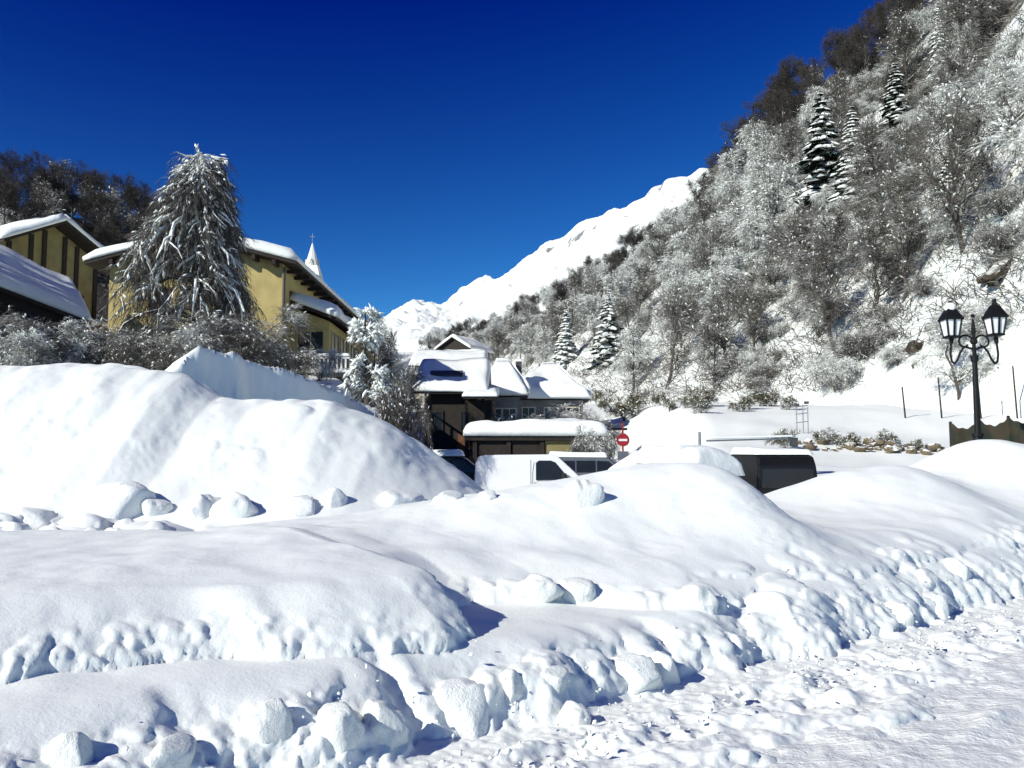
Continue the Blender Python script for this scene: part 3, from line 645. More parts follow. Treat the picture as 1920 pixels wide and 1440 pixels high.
# yellow house with the long roof running away from the camera
def main_house():
    x0, x1, ya, yb, zg, ze, zr = -20.7, -11.8, 45.0, 68.0, 5.4, 11.9, 13.05
    t = thing('yellow_house', ((x0+x1)/2, ya, zg), 'long yellow rendered house with snowy roof behind the big drooping tree', 'house')
    ox, oy, oz = t.location
    def L(x, y, z): return (x-ox, y-oy, z-oz)
    m = MB(); m.poly([L(x0, ya, zg-1.5), L(x0, ya, ze), L((x0+x1)/2, ya, zr), L(x1, ya, ze), L(x1, ya, zg-1.5)], (0, yb-ya, 0)); m.build('wall', 'yellow', t)
    xm, ov = (x0+x1)/2, .9; sl = (zr-ze)/((x1-x0)/2); r = MB()
    for a in (x0-ov, x1+ov):
        r.poly([L(a, ya-ov, ze-sl*ov+.02), L(xm, ya-ov, zr+.02), L(xm, ya-ov, zr+.2), L(a, ya-ov, ze-sl*ov+.2)], (0, yb-ya+2*ov, 0))
    ro = r.build('roof', 'darkwood', t)
    for a, sd in ((x0-ov-.05, 1), (x1+ov+.05, 2)):
        z = ze-sl*(ov+.05)+.2
        roof_snow('snow_cover', (L(a, ya-ov-.05, z), L(a, yb+ov, z)), (L(xm, ya-ov-.05, zr+.2), L(xm, yb+ov, zr+.2)), .5, ro, sd, 60, 12)
    for k in range(9):
        x = x0+.4+k*1.03; zz = min(ze+sl*(x-x0), ze+sl*(x1-x)); m = MB(); m.box(L(x-.09, ya-.85, zz-.26), L(x+.09, ya-.003, zz-.02)); m.build('rafter_end', 'darkwood', t)
    for k in range(14):
        y = ya+.8+k*1.6; m = MB(); m.box(L(x1+.003, y-.09, ze-.34), L(x1+.85, y+.09, ze-.16)); m.build('rafter_end', 'darkwood', t)
    m = MB(); m.cyl(L(x1+.12, ya-.12, zg), L(x1+.12, ya-.12, ze-.2), .07, .07, 8); m.build('downpipe', 'slate', t)
    for k in range(3): win(t, L(x1, ya+2.0+k*2.6, ze-2.4), (0, 1, 0), .9, 1.2, (1, 0, 0), 'brown')
    for k in range(2): win(t, L(x0+2.6+k*3.6, ya, ze-2.6), (1, 0, 0), 1.0, 1.3, (0, -1, 0), 'brown')
    # lean-to wing on the right flank, with its glazed front and balcony
    wx, wy0, wy1, wz0, wz1 = x1+2.0, 47.2, 66.0, zg+.2, 10.0
    m = MB(); m.poly([L(x1+.003, wy0, zg-1.5), L(x1+.003, wy0, wz1), L(wx, wy0, wz1-.75), L(wx, wy0, zg-1.5)], (0, wy1-wy0, 0)); wgn = m.build('side_wing', 'yellow', t)
    m = MB(); m.poly([L(x1+.01, wy0-.7, wz1+.16), L(wx+.6, wy0-.7, wz1-.82), L(wx+.6, wy0-.7, wz1-.68), L(x1+.01, wy0-.7, wz1+.3)], (0, wy1-wy0+1, 0)); wr = m.build('wing_roof', 'darkwood', t)
    roof_snow('snow_cover', (L(wx+.66, wy0-.76, wz1-.69), L(wx+.66, wy1+.4, wz1-.69)), (L(x1+.03, wy0-.76, wz1+.3), L(x1+.03, wy1+.4, wz1+.3)), .55, wr, 9, 50, 9)
    win(t, L(x1+1.0, wy0, 7.35), (1, 0, 0), 1.35, 1.35, (0, -1, 0), 'yellow', bars=1)
    for k in range(7): win(t, L(wx, wy0+1.4+k*2.5, 7.2), (0, 1, 0), 1.9, 1.55, (1, 0, 0), 'yellow', bars=1)
    # balcony
    b = MB(); b.box(L(x1+.2, 44.6, 6.0), L(wx+1.6, 64, 6.22)); bl = b.build('balcony_slab', 'darkwood', t)
    roof_snow('snow_cover', (L(x1+.2, 44.55, 6.23), L(wx+1.7, 44.55, 6.23)), (L(x1+.2, 64, 6.23), L(wx+1.7, 64, 6.23)), .28, bl, 15, 20, 50)
    rl = MB(); rl.box(L(x1+.2, 44.62, 6.95), L(wx+1.58, 44.72, 7.05)); rl.box(L(wx+1.48, 44.72, 6.95), L(wx+1.58, 64, 7.05))
    ra = rl.build('railing', 'white_paint', t)
    for k in range(15):
        x = x1+.3+k*.22; q = MB(); q.box(L(x-.04, 44.64, 6.22), L(x+.04, 44.70, 6.949)); q.build('baluster', 'white_paint', ra)
    for k in range(26):
        y = 45.0+k*.73; q = MB(); q.box(L(wx+1.50, y-.04, 6.22), L(wx+1.56, y+.04, 6.949)); q.build('baluster', 'white_paint', ra)
    roof_snow('rail_snow', (L(x1+.2, 44.58, 7.052), L(wx+1.62, 44.58, 7.052)), (L(x1+.2, 44.76, 7.052), L(wx+1.62, 44.76, 7.052)), .16, ra, 4, 30, 6)
    m = MB(); m.box(L(x1+.25, 44.9, 3.0), L(wx+1.3, 63, 5.99)); m.build('basement_wall', 'concrete', t)
    for k in range(4):
        x = x1+.8+k*.9; m = MB(); m.cyl(L(x, 44.55, 3.2), L(x, 44.55, 5.99), .05, .05, 8); m.build('post', 'steel', t)
main_house()
# chalet at the far left
def left_chalet():
    ap = P(100, 424, 52); rt = P(190, 500, 55); d = Vector((rt.x-ap.x, rt.y-ap.y, 0)); hw = d.length; d.normalize(); n = Vector((d.y, -d.x, 0))     # n: outward, to camera and right
    zg = 6.0; t = thing('timber_chalet', (ap.x, ap.y, zg), 'ochre and brown timber chalet with snowy gable at the far left', 'house')
    W = hw*.9; ze, zr = rt.z-zg+.25, ap.z-zg
    def L(u, v, z): return tuple(d*u-n*v+Vector((0, 0, z)))
    m = MB(); m.poly([L(-W, 0, -2), L(-W, 0, ze), L(0, 0, zr), L(W, 0, ze), L(W, 0, -2)], -n*9); m.build('wall', 'olive', t)
    sl = (zr-ze)/W; ov = .7; r = MB()
    for sg in (-1, 1):
        r.poly([L(sg*(W+ov), -1.2, ze-sl*ov+.02), L(0, -1.2, zr+.02), L(0, -1.2, zr+.2), L(sg*(W+ov), -1.2, ze-sl*ov+.2)], -n*11)
    ro = r.build('roof', 'darkwood', t)
    for sg in (-1, 1):
        z = ze-sl*(ov+.05)+.2
        roof_snow('snow_cover', (L(sg*(W+ov+.05), -1.25, z), L(sg*(W+ov+.05), 9.7, z)), (L(0, -1.25, zr+.2), L(0, 9.7, zr+.2)), .42, ro, 21+sg, 40, 10)
    for k in range(6):
        u = -W+.35+k*(2*W-.7)/5+(.25 if k % 2 else 0); top = zr-sl*abs(u)-.1; m = MB(); m.poly([L(u-.13, -.003, 3.2), L(u+.13, -.003, 3.2), L(u+.13, -.003, top), L(u-.13, -.003, top)], n*.10); m.build('timber_post', 'darkwood', t)
    for u in (-2.1, -.2, 1.7): win(t, L(u, 0, 4.6), tuple(d), .8, 1.2, tuple(n), 'darkwood')
    b = MB(); b.poly([L(-W-.4, -.003, 2.9), L(W+.4, -.003, 2.9), L(W+.4, -.003, 3.1), L(-W-.4, -.003, 3.1)], n*1.3); bl = b.build('balcony', 'darkwood', t)
    for k in range(28):
        u = -W-.3+k*(2*W+.6)/27; m = MB(); m.poly([L(u-.11, -1.22, 3.101), L(u+.11, -1.22, 3.101), L(u+.11, -1.22, 4.0), L(u-.11, -1.22, 4.0)], n*.05); m.build('plank', 'brown', bl)
    roof_snow('rail_snow', (L(-W-.4, -1.36, 4.0), L(W+.4, -1.36, 4.0)), (L(-W-.4, -1.1, 4.0), L(W+.4, -1.1, 4.0)), .25, bl, 33, 40, 6)
    for k in range(24):
        u = -W+.15+k*(2*W-.3)/23; m = MB(); m.poly([L(u-.125, -.004, -2), L(u+.125, -.004, -2), L(u+.125, -.004, 2.89), L(u-.125, -.004, 2.89)], n*(.04+.02*(k % 2))); m.build('board', 'brown', t)
left_chalet()
def shed():
    a, b = P(-60, 452, 41), P(135, 540, 43.5); c, e = P(172, 604, 39.5), P(-60, 515, 36)
    zg = 4.6; ctr = (a+b+c+e)/4; t = thing('low_outbuilding', (ctr.x, ctr.y, zg), 'low outbuilding whose blue-shaded snowy roof slopes below the timber chalet', 'shed')
    off = Vector((ctr.x, ctr.y, zg)); Lq = [v-off for v in (a, b, c, e)]
    m = MB(); m.poly(Lq, (0, 0, -.18)); ro = m.build('roof', 'darkwood', t)
    up = Vector((0, 0, .004)); roof_snow('snow_cover', (Lq[3]+up, Lq[2]+up), (Lq[0]+up, Lq[1]+up), .4, ro, 41, 40, 16)
    k = [v.copy() for v in Lq]; cc = sum(k, Vector())/4
    inn = [cc+(v-cc)*.9-Vector((0, 0, .25)) for v in k]
    m = MB(); bm = m.bm; tv = [bm.verts.new(v) for v in inn]; bv = [bm.verts.new((v.x, v.y, -1)) for v in inn]
    bm.faces.new(tv); bm.faces.new(bv[::-1])
    for i in range(4): bm.faces.new((tv[i], bv[i], bv[(i+1) % 4], tv[(i+1) % 4]))
    m.build('wall', 'darkwood', t)
shed()
# unseen firs added left of frame to shade the outbuilding, catching the shrubs too
for x, y, h, lb in [(-26.9+.55*k*1.6, 34.6-.83*k*1.6, 12+(k % 2)*1.2, 'unseen dark fir added left of the view to shade the outbuilding roof') for k in range(-2, 4)]:
    put('fir_tree', FIRD[0], (x, y, 4), lb, 'tree', 'unseen firs added to shade the outbuilding', x, (h/10*1.2, h/10*1.2, h/10))
def church():
    tip, base = P(585, 446, 95), P(585, 505, 95); bt = P(588, 528, 95)
    t = thing('church_tower', (base.x, base.y, 9), 'slim white snow-covered church spire rising behind the yellow house roof', 'church')
    zb, zt, zl = base.z-9, tip.z-9, bt.z-9
    hw = 1.0
    m = MB(); m.box((-hw, -hw, -1), (hw, hw, zl)); m.build('tower', 'cream', t)
    m = MB(); m.cyl((0, 0, zl), (0, 0, zb+.3), 1.62, 1.0, 4); bmesh.ops.rotate(m.bm, verts=m.bm.verts, cent=(0, 0, 0), matrix=Matrix.Rotation(math.pi/4, 3, 'Z')); m.build('belfry_skirt', 'snow_soft', t)
    m = MB(); m.cyl((0, 0, zb+.302), (0, 0, zt-.6), .80, .05, 8); sp = m.build('spire', 'snow_soft', t)
    for a in range(4):
        q = MB(); c, s_ = math.cos(a*math.pi/2), math.sin(a*math.pi/2)
        q.poly([(c*.74-s_*.28, s_*.74+c*.28, zb+.35), (c*.74+s_*.28, s_*.74-c*.28, zb+.35), (c*.74, s_*.74, zb+1.1)], (-c*.45, -s_*.45, 0)); q.build('dormer', 'cream', sp)
    m = MB(); m.cyl((0, 0, zt-.62), (0, 0, zt+.5), .035, .03, 6); m.box((-.25, -.03, zt+.1), (.25, .03, zt+.17)); m.build('cross', 'steel', t)
church()
# village houses down the valley
def village():
    a, b = P(768, 690, 84), P(912, 690, 84); zt = P(800, 660, 88).z; zg = 7.0
    h = gable_house('village_house', 'cream house with wide white roof, farthest roof behind the shaded one', ((a.x+b.x)/2, 88, zg), 0, b.x-a.x-1, 8, a.z-zg+.2, zt-a.z-.6, 'cream', .5, .45, 3)
    for k in range(3): win(h, (-1.6+k*2.2, -4, a.z-zg-1.7), (1, 0, 0), .9, 1.1, (0, -1, 0), 'brown')
    a = P(848, 655, 125); h = gable_house('village_house', 'small dark gabled house with a snow edge above the farthest white roof', (a.x+1.6, 127, 9), 1.1, 6, 5, a.z-9, 1.5, 'darkwood', .5, .4, 5)
    # house in the shade of the hill terrace
    a, b = P(786, 742, 50), P(905, 742, 50); zt = P(800, 684, 54).z; zg = 1.3
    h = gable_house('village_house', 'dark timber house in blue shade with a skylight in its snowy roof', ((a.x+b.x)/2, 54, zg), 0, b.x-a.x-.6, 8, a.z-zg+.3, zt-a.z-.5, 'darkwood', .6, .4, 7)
    sl = (zt-a.z-.5)/4; m = MB()
    y, z = -2.9, a.z-zg+.3+sl*1.1+.60; m.box((-.95, -.45, -.25), (.95, .45, .05), Matrix.Translation((-.35, y, z)) @ Matrix.Rotation(math.atan(sl), 4, 'X')); m.build('skylight', 'slate', h)
    for k in range(2): win(h, (-.9+k*1.9, -4, 2.2), (1, 0, 0), .8, 1.0, (0, -1, 0), 'darkwood')
    m = MB(); m.box((.4, -4.12, 0), (1.3, -4.003, 2.0)); d = m.build('door', 'brown', h); m = MB(); m.ball((.5, -4.16, 1.0), .05); m.build('handle', 'steel', d)
    # porch roof reaching right
    a = P(868, 738, 48); b = P(932, 742, 48); t = thing('lean_to_shed', ((a.x+b.x)/2, 50, 1.2), 'dark open shed with thin bright snow edge beside the shaded timber house', 'shed')
    w_ = (b.x-a.x)/2; hz = a.z-1.2
    m = MB(); m.box((-w_+.2, -1, -.5), (w_-.2, 2.5, hz-.3)); m.build('wall', 'darkwood', t)
    m = MB(); m.poly([(-w_, -2, hz-.28), (w_, -2, hz-.28), (w_, 3, hz+.3), (-w_, 3, hz+.3)], (0, 0, .1)); r = m.build('roof', 'darkwood', t)
    roof_snow('snow_cover', ((-w_-.05, -2.05, hz-.18), (w_+.05, -2.05, hz-.18)), ((-w_-.05, 3, hz+.41), (w_+.05, 3, hz+.41)), .35, r, 8)
    for s_ in (-1, 1): m = MB(); m.box((s_*(w_-.2)-.08, -1.9, -.5), (s_*(w_-.2)+.08, -1.74, hz-.29)); m.build('post', 'darkwood', t)
    # hipped house
    def hip(name, label, pl, pr, pe, pt, Y, depth, zg, wallm, seed, rl, nw, win_z):
        a, b = P(pl, pe, Y), P(pr, pe, Y); zt = P((pl+pr)/2, pt, Y+depth/2).z; L = b.x-a.x; t = thing(name, ((a.x+b.x)/2, Y+depth/2, zg), label, 'house')
        e, r0 = a.z-zg, zt-zg-.45; hl, hd = L/2, depth/2; m = MB(); m.box((-hl+.5, -hd+.5, -1), (hl-.5, hd-.5, e-.05)); m.build('wall', wallm, t)
        R = rl*hl; c = [(-hl, -hd, e), (hl, -hd, e), (hl, hd, e), (-hl, hd, e)]; k = [(-R, 0, r0), (R, 0, r0)]
        m = MB(); bm = m.bm; vs = [bm.verts.new(p) for p in c+k]
        for f in ((0, 1, 5, 4), (1, 2, 5), (2, 3, 4, 5), (3, 0, 4), (3, 2, 1, 0)): bm.faces.new([vs[i] for i in f])
        ro = m.build('roof', 'slate', t)
        def up(p): return (p[0]*1.02, p[1]*1.02, p[2]+.01)
        c, k = [up(p) for p in c], [(-R, 0, r0+.01), (R, 0, r0+.01)]
        for i, (lo, hi) in enumerate((((c[0], c[1]), (k[0], k[1])), ((c[1], c[2]), (k[1], k[1])), ((c[2], c[3]), (k[1], k[0])), ((c[3], c[0]), (k[0], k[0])))):
            roof_snow('snow_cover', lo, hi, .5, ro, seed+i, 30, 12)
        for i in range(nw): win(t, (-hl+1.2+i*(L-2.4)/max(1, nw-1), -hd+.5, win_z), (1, 0, 0), .8, 1.0, (0, -1, 0), 'cream')
        return t, ro, r0
    t, ro, r0 = hip('village_house', 'grey house with large hipped snow roof at the foot of the slope', 958, 1108, 748, 680, 60, 8, 3.6, 'greywall', 11, .16, 3, .75)
    t2, ro2, r2 = hip('village_house', 'narrow grey house with domed snow roof and chimney next to the hipped one', 893, 990, 742, 675, 57, 6, 3.3, 'greywall', 17, .3, 2, .8)
    m = MB(); m.box((.9, .2, r2-1.2), (1.3, .7, r2+.35)); ch = m.build('chimney', 'slate', ro2); roof_snow('snow_cap', ((.86, .16, r2+.352), (1.34, .16, r2+.352)), ((.86, .74, r2+.352), (1.34, .74, r2+.352)), .25, ch, 3, 10, 10)
    # garage with thick snow on its flat roof
    a, b = P(872, 818, 41), P(1138, 818, 41); zg = .7; t = thing('garage', ((a.x+b.x)/2, 41, zg), 'long low garage with thick flat snow on top behind the white van', 'garage')
    hl = (b.x-a.x)/2; e = a.z-zg
    m = MB(); m.box((-hl+.2, 4.5, -.5), (hl-.2, 4.8, e-.2)); m.box((-hl+.2, .3, -.5), (-hl+.45, 4.499, e-.2)); m.box((hl-.45, .3, -.5), (hl-.2, 4.499, e-.2)); m.build('wall', 'darkwood', t)
    m = MB(); m.box((-hl, -.2, e-.199), (hl, 5, e)); r = m.build('roof', 'darkwood', t)
    roof_snow('snow_cover', ((-hl-.08, -.28, e+.005), (hl+.05, -.28, e+.005)), ((-hl-.08, 5.05, e+.005), (hl+.05, 5.05, e+.005)), .62, r, 19, 70, 20)
    x = -hl+.6
    for k in range(4):
        m = MB(); m.box((x, .0, -.5), (x+1.35, .1, e-.21)); dr = m.build('garage_door', 'darkwood' if k != 2 else 'olive', t)
        for q in range(4): m = MB(); m.box((x+.05, -.03, -.3+q*.55), (x+1.3, -.003, .15+q*.55)); m.build('panel', 'darkwood' if k != 2 else 'olive', dr)
        x += 1.55
    for k in range(5): m = MB(); m.box((-hl+.36+k*1.55, -.1, -.5), (-hl+.56+k*1.55, .25, e-.205)); m.build('post', 'darkwood', t)
village()

# ------------------------------------------------------------------ vehicles
def wheel(t, x, y, z, r=.32, wd=.2):
    s_ = -1 if y < 0 else 1
    m = MB(); m.cyl((x, y-wd/2, z), (x, y+wd/2, z), r, r, 24); wl = m.build('wheel', 'rubber', t, True)
    m = MB(); m.cyl((x, y+s_*(wd/2+.002), z), (x, y+s_*(wd/2+.02), z), r*.62, r*.55, 16); m.build('rim', 'steel', wl)
def vehicle(name, label, loc, rotz, prof, W, paint, glassq, snow=None, wheels=(.8, 3.6), cat='car', lights=True, tumble=.12, belt=1.0):
    """prof: side outline (x, z); glassq: list of (part name, side polygon) and end panes"""
    t = thing(name, loc, label, cat, None, rotz); zmax = max(p[1] for p in prof)
    def ty(z): return W/2*(1-tumble*max(0, z-belt)/(zmax-belt))
    m = MB(); m.poly([(x, -1, z) for x, z in prof], (0, 2, 0))
    for v in m.bm.verts: v.co.y = math.copysign(ty(v.co.z), v.co.y)
    m.bevel(.05, 2); m.build('body', paint, t, False)
    for nm, pg in glassq.get('side', []):
        for sg in (-1, 1):
            m = MB(); vs = [(x, sg*(ty(z)+.004), z) for x, z in pg]; m.poly(vs, (0, sg*.012, 0)); m.build(nm, 'glass', t)
    for nm, (xa, za), (xb, zb), off in glassq.get('end', []):
        m = MB(); i = .12; d = Vector((xb-xa, 0, zb-za)); n = Vector((-d.z, 0, d.x)).normalized()*off
        m.poly([Vector((xa, -ty(za)+i, za))+n, Vector((xa, ty(za)-i, za))+n, Vector((xb, ty(zb)-i, zb))+n, Vector((xb, -ty(zb)+i, zb))+n], n*1.5); m.build(nm, 'glass', t)
    x0, x1 = min(p[0] for p in prof), max(p[0] for p in prof)
    for x in wheels:
        for sg in (-1, 1): wheel(t, x, sg*(W/2-.06), .32)
    if lights:
        for sg in (-1, 1):
            m = MB(); m.box((x0-.02, sg*(W/2-.16)-.07, .75), (x0+.02, sg*(W/2-.16)+.07, 1.1)); m.build('tail_light', 'redlens', t)
            m = MB(); m.box((x1-.14, sg*(W/2-.24)-.14, .62), (x1+.012, sg*(W/2-.24)+.14, .8)); m.build('headlight', 'lens', t)
    m = MB(); m.box((x0-.06, -W/2+.05, .33), (x0+.05, W/2-.05, .55)); m.bevel(.02); m.build('bumper', 'rubber', t)
    m = MB(); m.box((x1-.05, -W/2+.05, .33), (x1+.06, W/2-.05, .55)); m.bevel(.02); m.build('bumper', 'rubber', t)
    if snow:
        for a, b, th in snow:                        # snow lying along a piece of the outline
            roof_snow('snow_cover', ((a[0], -ty(a[1])-.02, a[1]+.004), (b[0], -ty(b[1])-.02, b[1]+.004)), ((a[0], ty(a[1])+.02, a[1]+.004), (b[0], ty(b[1])+.02, b[1]+.004)), th, t, len(name)+int(th*10), 30, 22, edge=.04)
    return t
vanp = [(0, .35), (0, 1.0), (.04, 1.7), (.16, 1.92), (.4, 1.97), (2.5, 1.99), (2.82, 1.93), (3.62, 1.18), (4.3, 1.0), (4.5, .8), (4.55, .35)]
a = P(889, 900, 30)
v = vehicle('white_van', 'white panel van parked sideways behind the snow mounds, dark cab window showing', (a.x, 30.9, Hs(2, 30)+.0), 0, vanp, 1.8, 'white_paint',
    {'side': [('cab_window', [(2.08, 1.12), (3.22, 1.14), (2.74, 1.72), (2.58, 1.78), (2.18, 1.78), (2.08, 1.7)])], 'end': [('windscreen', (2.86, 1.88), (3.58, 1.2), .012), ('rear_window', (.03, 1.15), (.055, 1.65), .02)]}, None, (.85, 3.75), 'van')
for sg in (-1, 1):
    m = MB(); m.box((2.95, sg*.98-.08, 1.12), (3.1, sg*.98+.08, 1.36)); m.bevel(.03); m.build('mirror', 'rubber', v)
    m = MB(); m.box((1.9, sg*.905-.004, .5), (1.92, sg*.905+.004, 1.8)); m.build('door_seam', 'rubber', v)
    m = MB(); m.box((2.0, sg*.91-.015, 1.0), (2.18, sg*.91+.015, 1.04)); m.build('door_handle', 'rubber', v)
carp = [(0, .35), (.02, .85), (.25, 1.0), (.55, 1.42), (1.0, 1.5), (2.1, 1.5), (2.45, 1.42), (3.1, .98), (3.9, .85), (4.1, .65), (4.1, .35)]
carg = {'side': [('side_window', [(.55, 1.03), (1.5, 1.03), (1.5, 1.4), (.75, 1.38)]), ('side_window', [(1.56, 1.03), (2.85, 1.02), (2.4, 1.36), (1.56, 1.4)])], 'end': [('windscreen', (2.47, 1.38), (3.02, 1.02), .012), ('rear_window', (.28, 1.04), (.52, 1.36), .012)]}
suvp = [(0, .4), (0, 1.0), (.12, 1.15), (.32, 1.68), (.6, 1.76), (2.5, 1.74), (2.75, 1.68), (3.4, 1.12), (4.2, .98), (4.4, .75), (4.4, .4)]
suvg = {'side': [('side_window', [(.4, 1.15), (1.4, 1.15), (1.4, 1.6), (.52, 1.6)]), ('side_window', [(1.46, 1.15), (2.2, 1.15), (2.2, 1.6), (1.46, 1.6)]), ('side_window', [(2.26, 1.15), (3.2, 1.14), (2.72, 1.58), (2.26, 1.6)])], 'end': [('windscreen', (2.78, 1.64), (3.36, 1.16), .012), ('rear_window', (.14, 1.2), (.30, 1.62), .012)]}
a = P(862, 900, 33); vehicle('parked_car', 'dark car with white snow on its roof, half hidden left of the white van', (a.x-2.6, 34, .25), 0, suvp, 1.75, 'black_paint', suvg, [((.35, 1.72), (2.7, 1.74), .28)])
a = P(1010, 880, 35); vehicle('parked_car', 'grey car dusted with snow just behind the white van cab', (a.x, 35.5, .22), 0, suvp, 1.75, 'grey_paint', suvg, [((.35, 1.74), (2.7, 1.72), .22), ((2.8, 1.66), (3.4, 1.14), .08)])
a = P(1478, 900, 23.5); vehicle('parked_car', 'black boxy vehicle half buried in snow below the barrier', (a.x, 23.5, 2.02-2.14), math.pi/2+.05, [(x, z*1.08) for x, z in vanp], 1.72, 'black_paint', {'end': [('rear_window', (.03, 1.25), (.055, 1.75), .02)]}, [((.2, 2.12), (2.6, 2.14), .16)], (.85, 3.75), 'vehicle')
a = P(1335, 880, 22.5); vehicle('parked_car', 'snow-buried car with only a dark window edge showing behind the biggest mound', (a.x+.3, 22.6, .0), math.pi/2+.5, suvp, 1.75, 'grey_paint', suvg, [((.1, 1.45), (1.0, 1.78), .5), ((.8, 1.77), (2.7, 1.76), .5), ((2.6, 1.72), (4.2, 1.0), .5)])

# ------------------------------------------------------------------ street lamp
def street_lamp():
    Y = 20.4; px = Y/FPX; b = P(1836, 870, Y); x0 = b.x; zg = Hs(x0, Y)
    t = thing('street_lamp', (x0, Y, zg), 'black cast-iron street lamp with two hanging lanterns at the right', 'street lamp')
    def Z(py): return P(1830, py, Y).z-zg
    def X(p): return (p-1826)*px
    m = MB(); zt = Z(668); m.cyl((0, 0, 0), (0, 0, .5), .15, .10, 12); m.cyl((0, 0, .5), (0, 0, zt), .072, .055, 12); m.cyl((0, 0, .5), (0, 0, .58), .13, .13, 12); m.cyl((0, 0, zt-.12), (0, 0, zt+.02), .08, .095, 12); m.build('post', 'iron', t)
    m = MB(); m.cyl((0, 0, zt), (0, 0, Z(600)), .045, .03, 10); m.ball((0, 0, Z(640)), .085); m.ball((0, 0, Z(622)), .06); m.cyl((0, 0, Z(618)), (0, 0, Z(598)), .055, .02, 8); m.ball((0, 0, Z(592)), .045); m.build('finial', 'iron', t)
    for sg in (-1, 1):
        m = MB(); pts = []
        for i in range(15):                       # scroll
            a = i/14*1.75*math.pi; r = .20-.115*i/14; pts.append((sg*(.21-r*math.cos(a)), 0, Z(642)+r*math.sin(a)))
        m.tube(pts, .022, 6); m.build('scroll', 'iron', t)
        m = MB(); c = [(0, 655), (18, 650), (26, 660), (32, 674), (38, 682), (43, 678), (45, 664), (43, 644), (42, 632)]
        pts = [(sg*a*px, 0, Z(q)) for a, q in c]; m.tube(pts, .026, 8); m.cyl(pts[-2], pts[-1], .045, .055, 8); ar = m.build('arm', 'iron', t)
        cx = sg*42*px; top, bot = 601, 630; dy = -4 if sg > 0 else 0
        zt_, zb_ = Z(top+dy), Z(bot+dy); wt, wb = .172, .122
        q = MB(); q.box((cx-wb-.02, -wb-.02, zb_-.05), (cx+wb+.02, wb+.02, zb_)); ln = q.build('lantern', 'iron', t)
        for ax, ay in ((-1, -1), (1, -1), (1, 1), (-1, 1)):
            q = MB(); q.beam((cx+ax*wb, ay*wb, zb_), (cx+ax*wt, ay*wt, zt_), .035); q.build('corner_bar', 'iron', ln)
        for ax, ay in ((0, -1), (0, 1), (1, 0), (-1, 0)):
            q = MB(); e = .96
            if ax == 0: pg = [(cx-wb*e, ay*wb, zb_), (cx+wb*e, ay*wb, zb_), (cx+wt*e, ay*wt, zt_), (cx-wt*e, ay*wt, zt_)]
            else: pg = [(cx+ax*wb, -wb*e, zb_), (cx+ax*wb, wb*e, zb_), (cx+ax*wt, wt*e, zt_), (cx+ax*wt, -wt*e, zt_)]
            q.poly(pg, (-ax*.01, -ay*.01, 0)); q.build('pane', 'lampglass', ln)
        for ay in (-1, 1): q = MB(); q.beam((cx, ay*(wb+.012), zb_), (cx, ay*(wt+.012), zt_), .04); q.build('centre_bar', 'iron', ln)
        q = MB(); q.cyl((cx, 0, zt_+.002), (cx, 0, zt_+.05),   .295, .295, 4); q.cyl((cx, 0, zt_+.05), (cx, 0, Z(576+dy)), .28, .10, 4)
        bmesh.ops.rotate(q.bm, verts=q.bm.verts, cent=(cx, 0, 0), matrix=Matrix.Rotation(math.pi/4, 3, 'Z')); rf = q.build('lantern_roof', 'iron', t)
        q = MB(); q.cyl((cx, 0, Z(577+dy)), (cx, 0, Z(571+dy)), .07, .05, 8); q.ball((cx, 0, Z(568+dy)), .05); q.build('knob', 'iron', rf)
        if sg < 0:
            q = MB(); bmesh.ops.create_icosphere(q.bm, subdivisions=3, radius=1, matrix=Matrix.Translation((cx, 0, Z(577))) @ Matrix.Diagonal((.13, .13, .12, 1))); q.build('snow_cap', 'snow_soft', rf, True)
street_lamp()

# ------------------------------------------------------------------ fence, sign, barrier, posts
def tarp_fence():
    a, b = P(1782, 792, 23.2), P(2060, 766, 22.2); t = thing('tarpaulin_fence', (a.x, a.y, Hs(a.x, a.y)), 'green and brown patchy tarpaulin fence with scalloped top behind the street lamp', 'fence')
    d = Vector((b.x-a.x, b.y-a.y, 0)); Ln = d.length; d.normalize(); n = Vector((d.y, -d.x, 0)); zg = Hs(a.x, a.y); k = 5; w_ = Ln/k
    for i in range(k+1):
        p = d*(i*w_); m = MB(); m.cyl(p+Vector((0, 0, -.6)), p+Vector((0, 0, a.z-zg+.02+.07*i)), .04, .04, 8); m.build('post', 'darkwood', t)
    for i in range(k):
        nu, nv = 24, 10; u, v = np.meshgrid(np.linspace(0, 1, nu), np.linspace(0, 1, nv)); ztop = (a.z-zg)+.07*(i+u)-.20*np.sin(np.pi*u)**.8+.02*np.sin(u*19+i)
        zz = -.5+(ztop+.5)*v; bul = .07*np.sin(np.pi*u)*np.sin(np.pi*np.clip(v, 0, 1))+.010*np.sin(u*9+i*2+v*3)-.05
        V = (np.array(d)[None, None]*((i+u)*w_)[..., None]+np.array(n)[None, None]*(-bul)[..., None]); V[..., 2] = zz
        V2 = V-np.array(n)[None, None]*.012; N = nu*nv; F = grid_faces(nv, nu)
        obj('panel', mesh_np('panel', np.concatenate([V.reshape(-1, 3), V2.reshape(-1, 3)]), np.concatenate([F, F[:, ::-1]+N]), 'tarp', True), t)
tarp_fence()
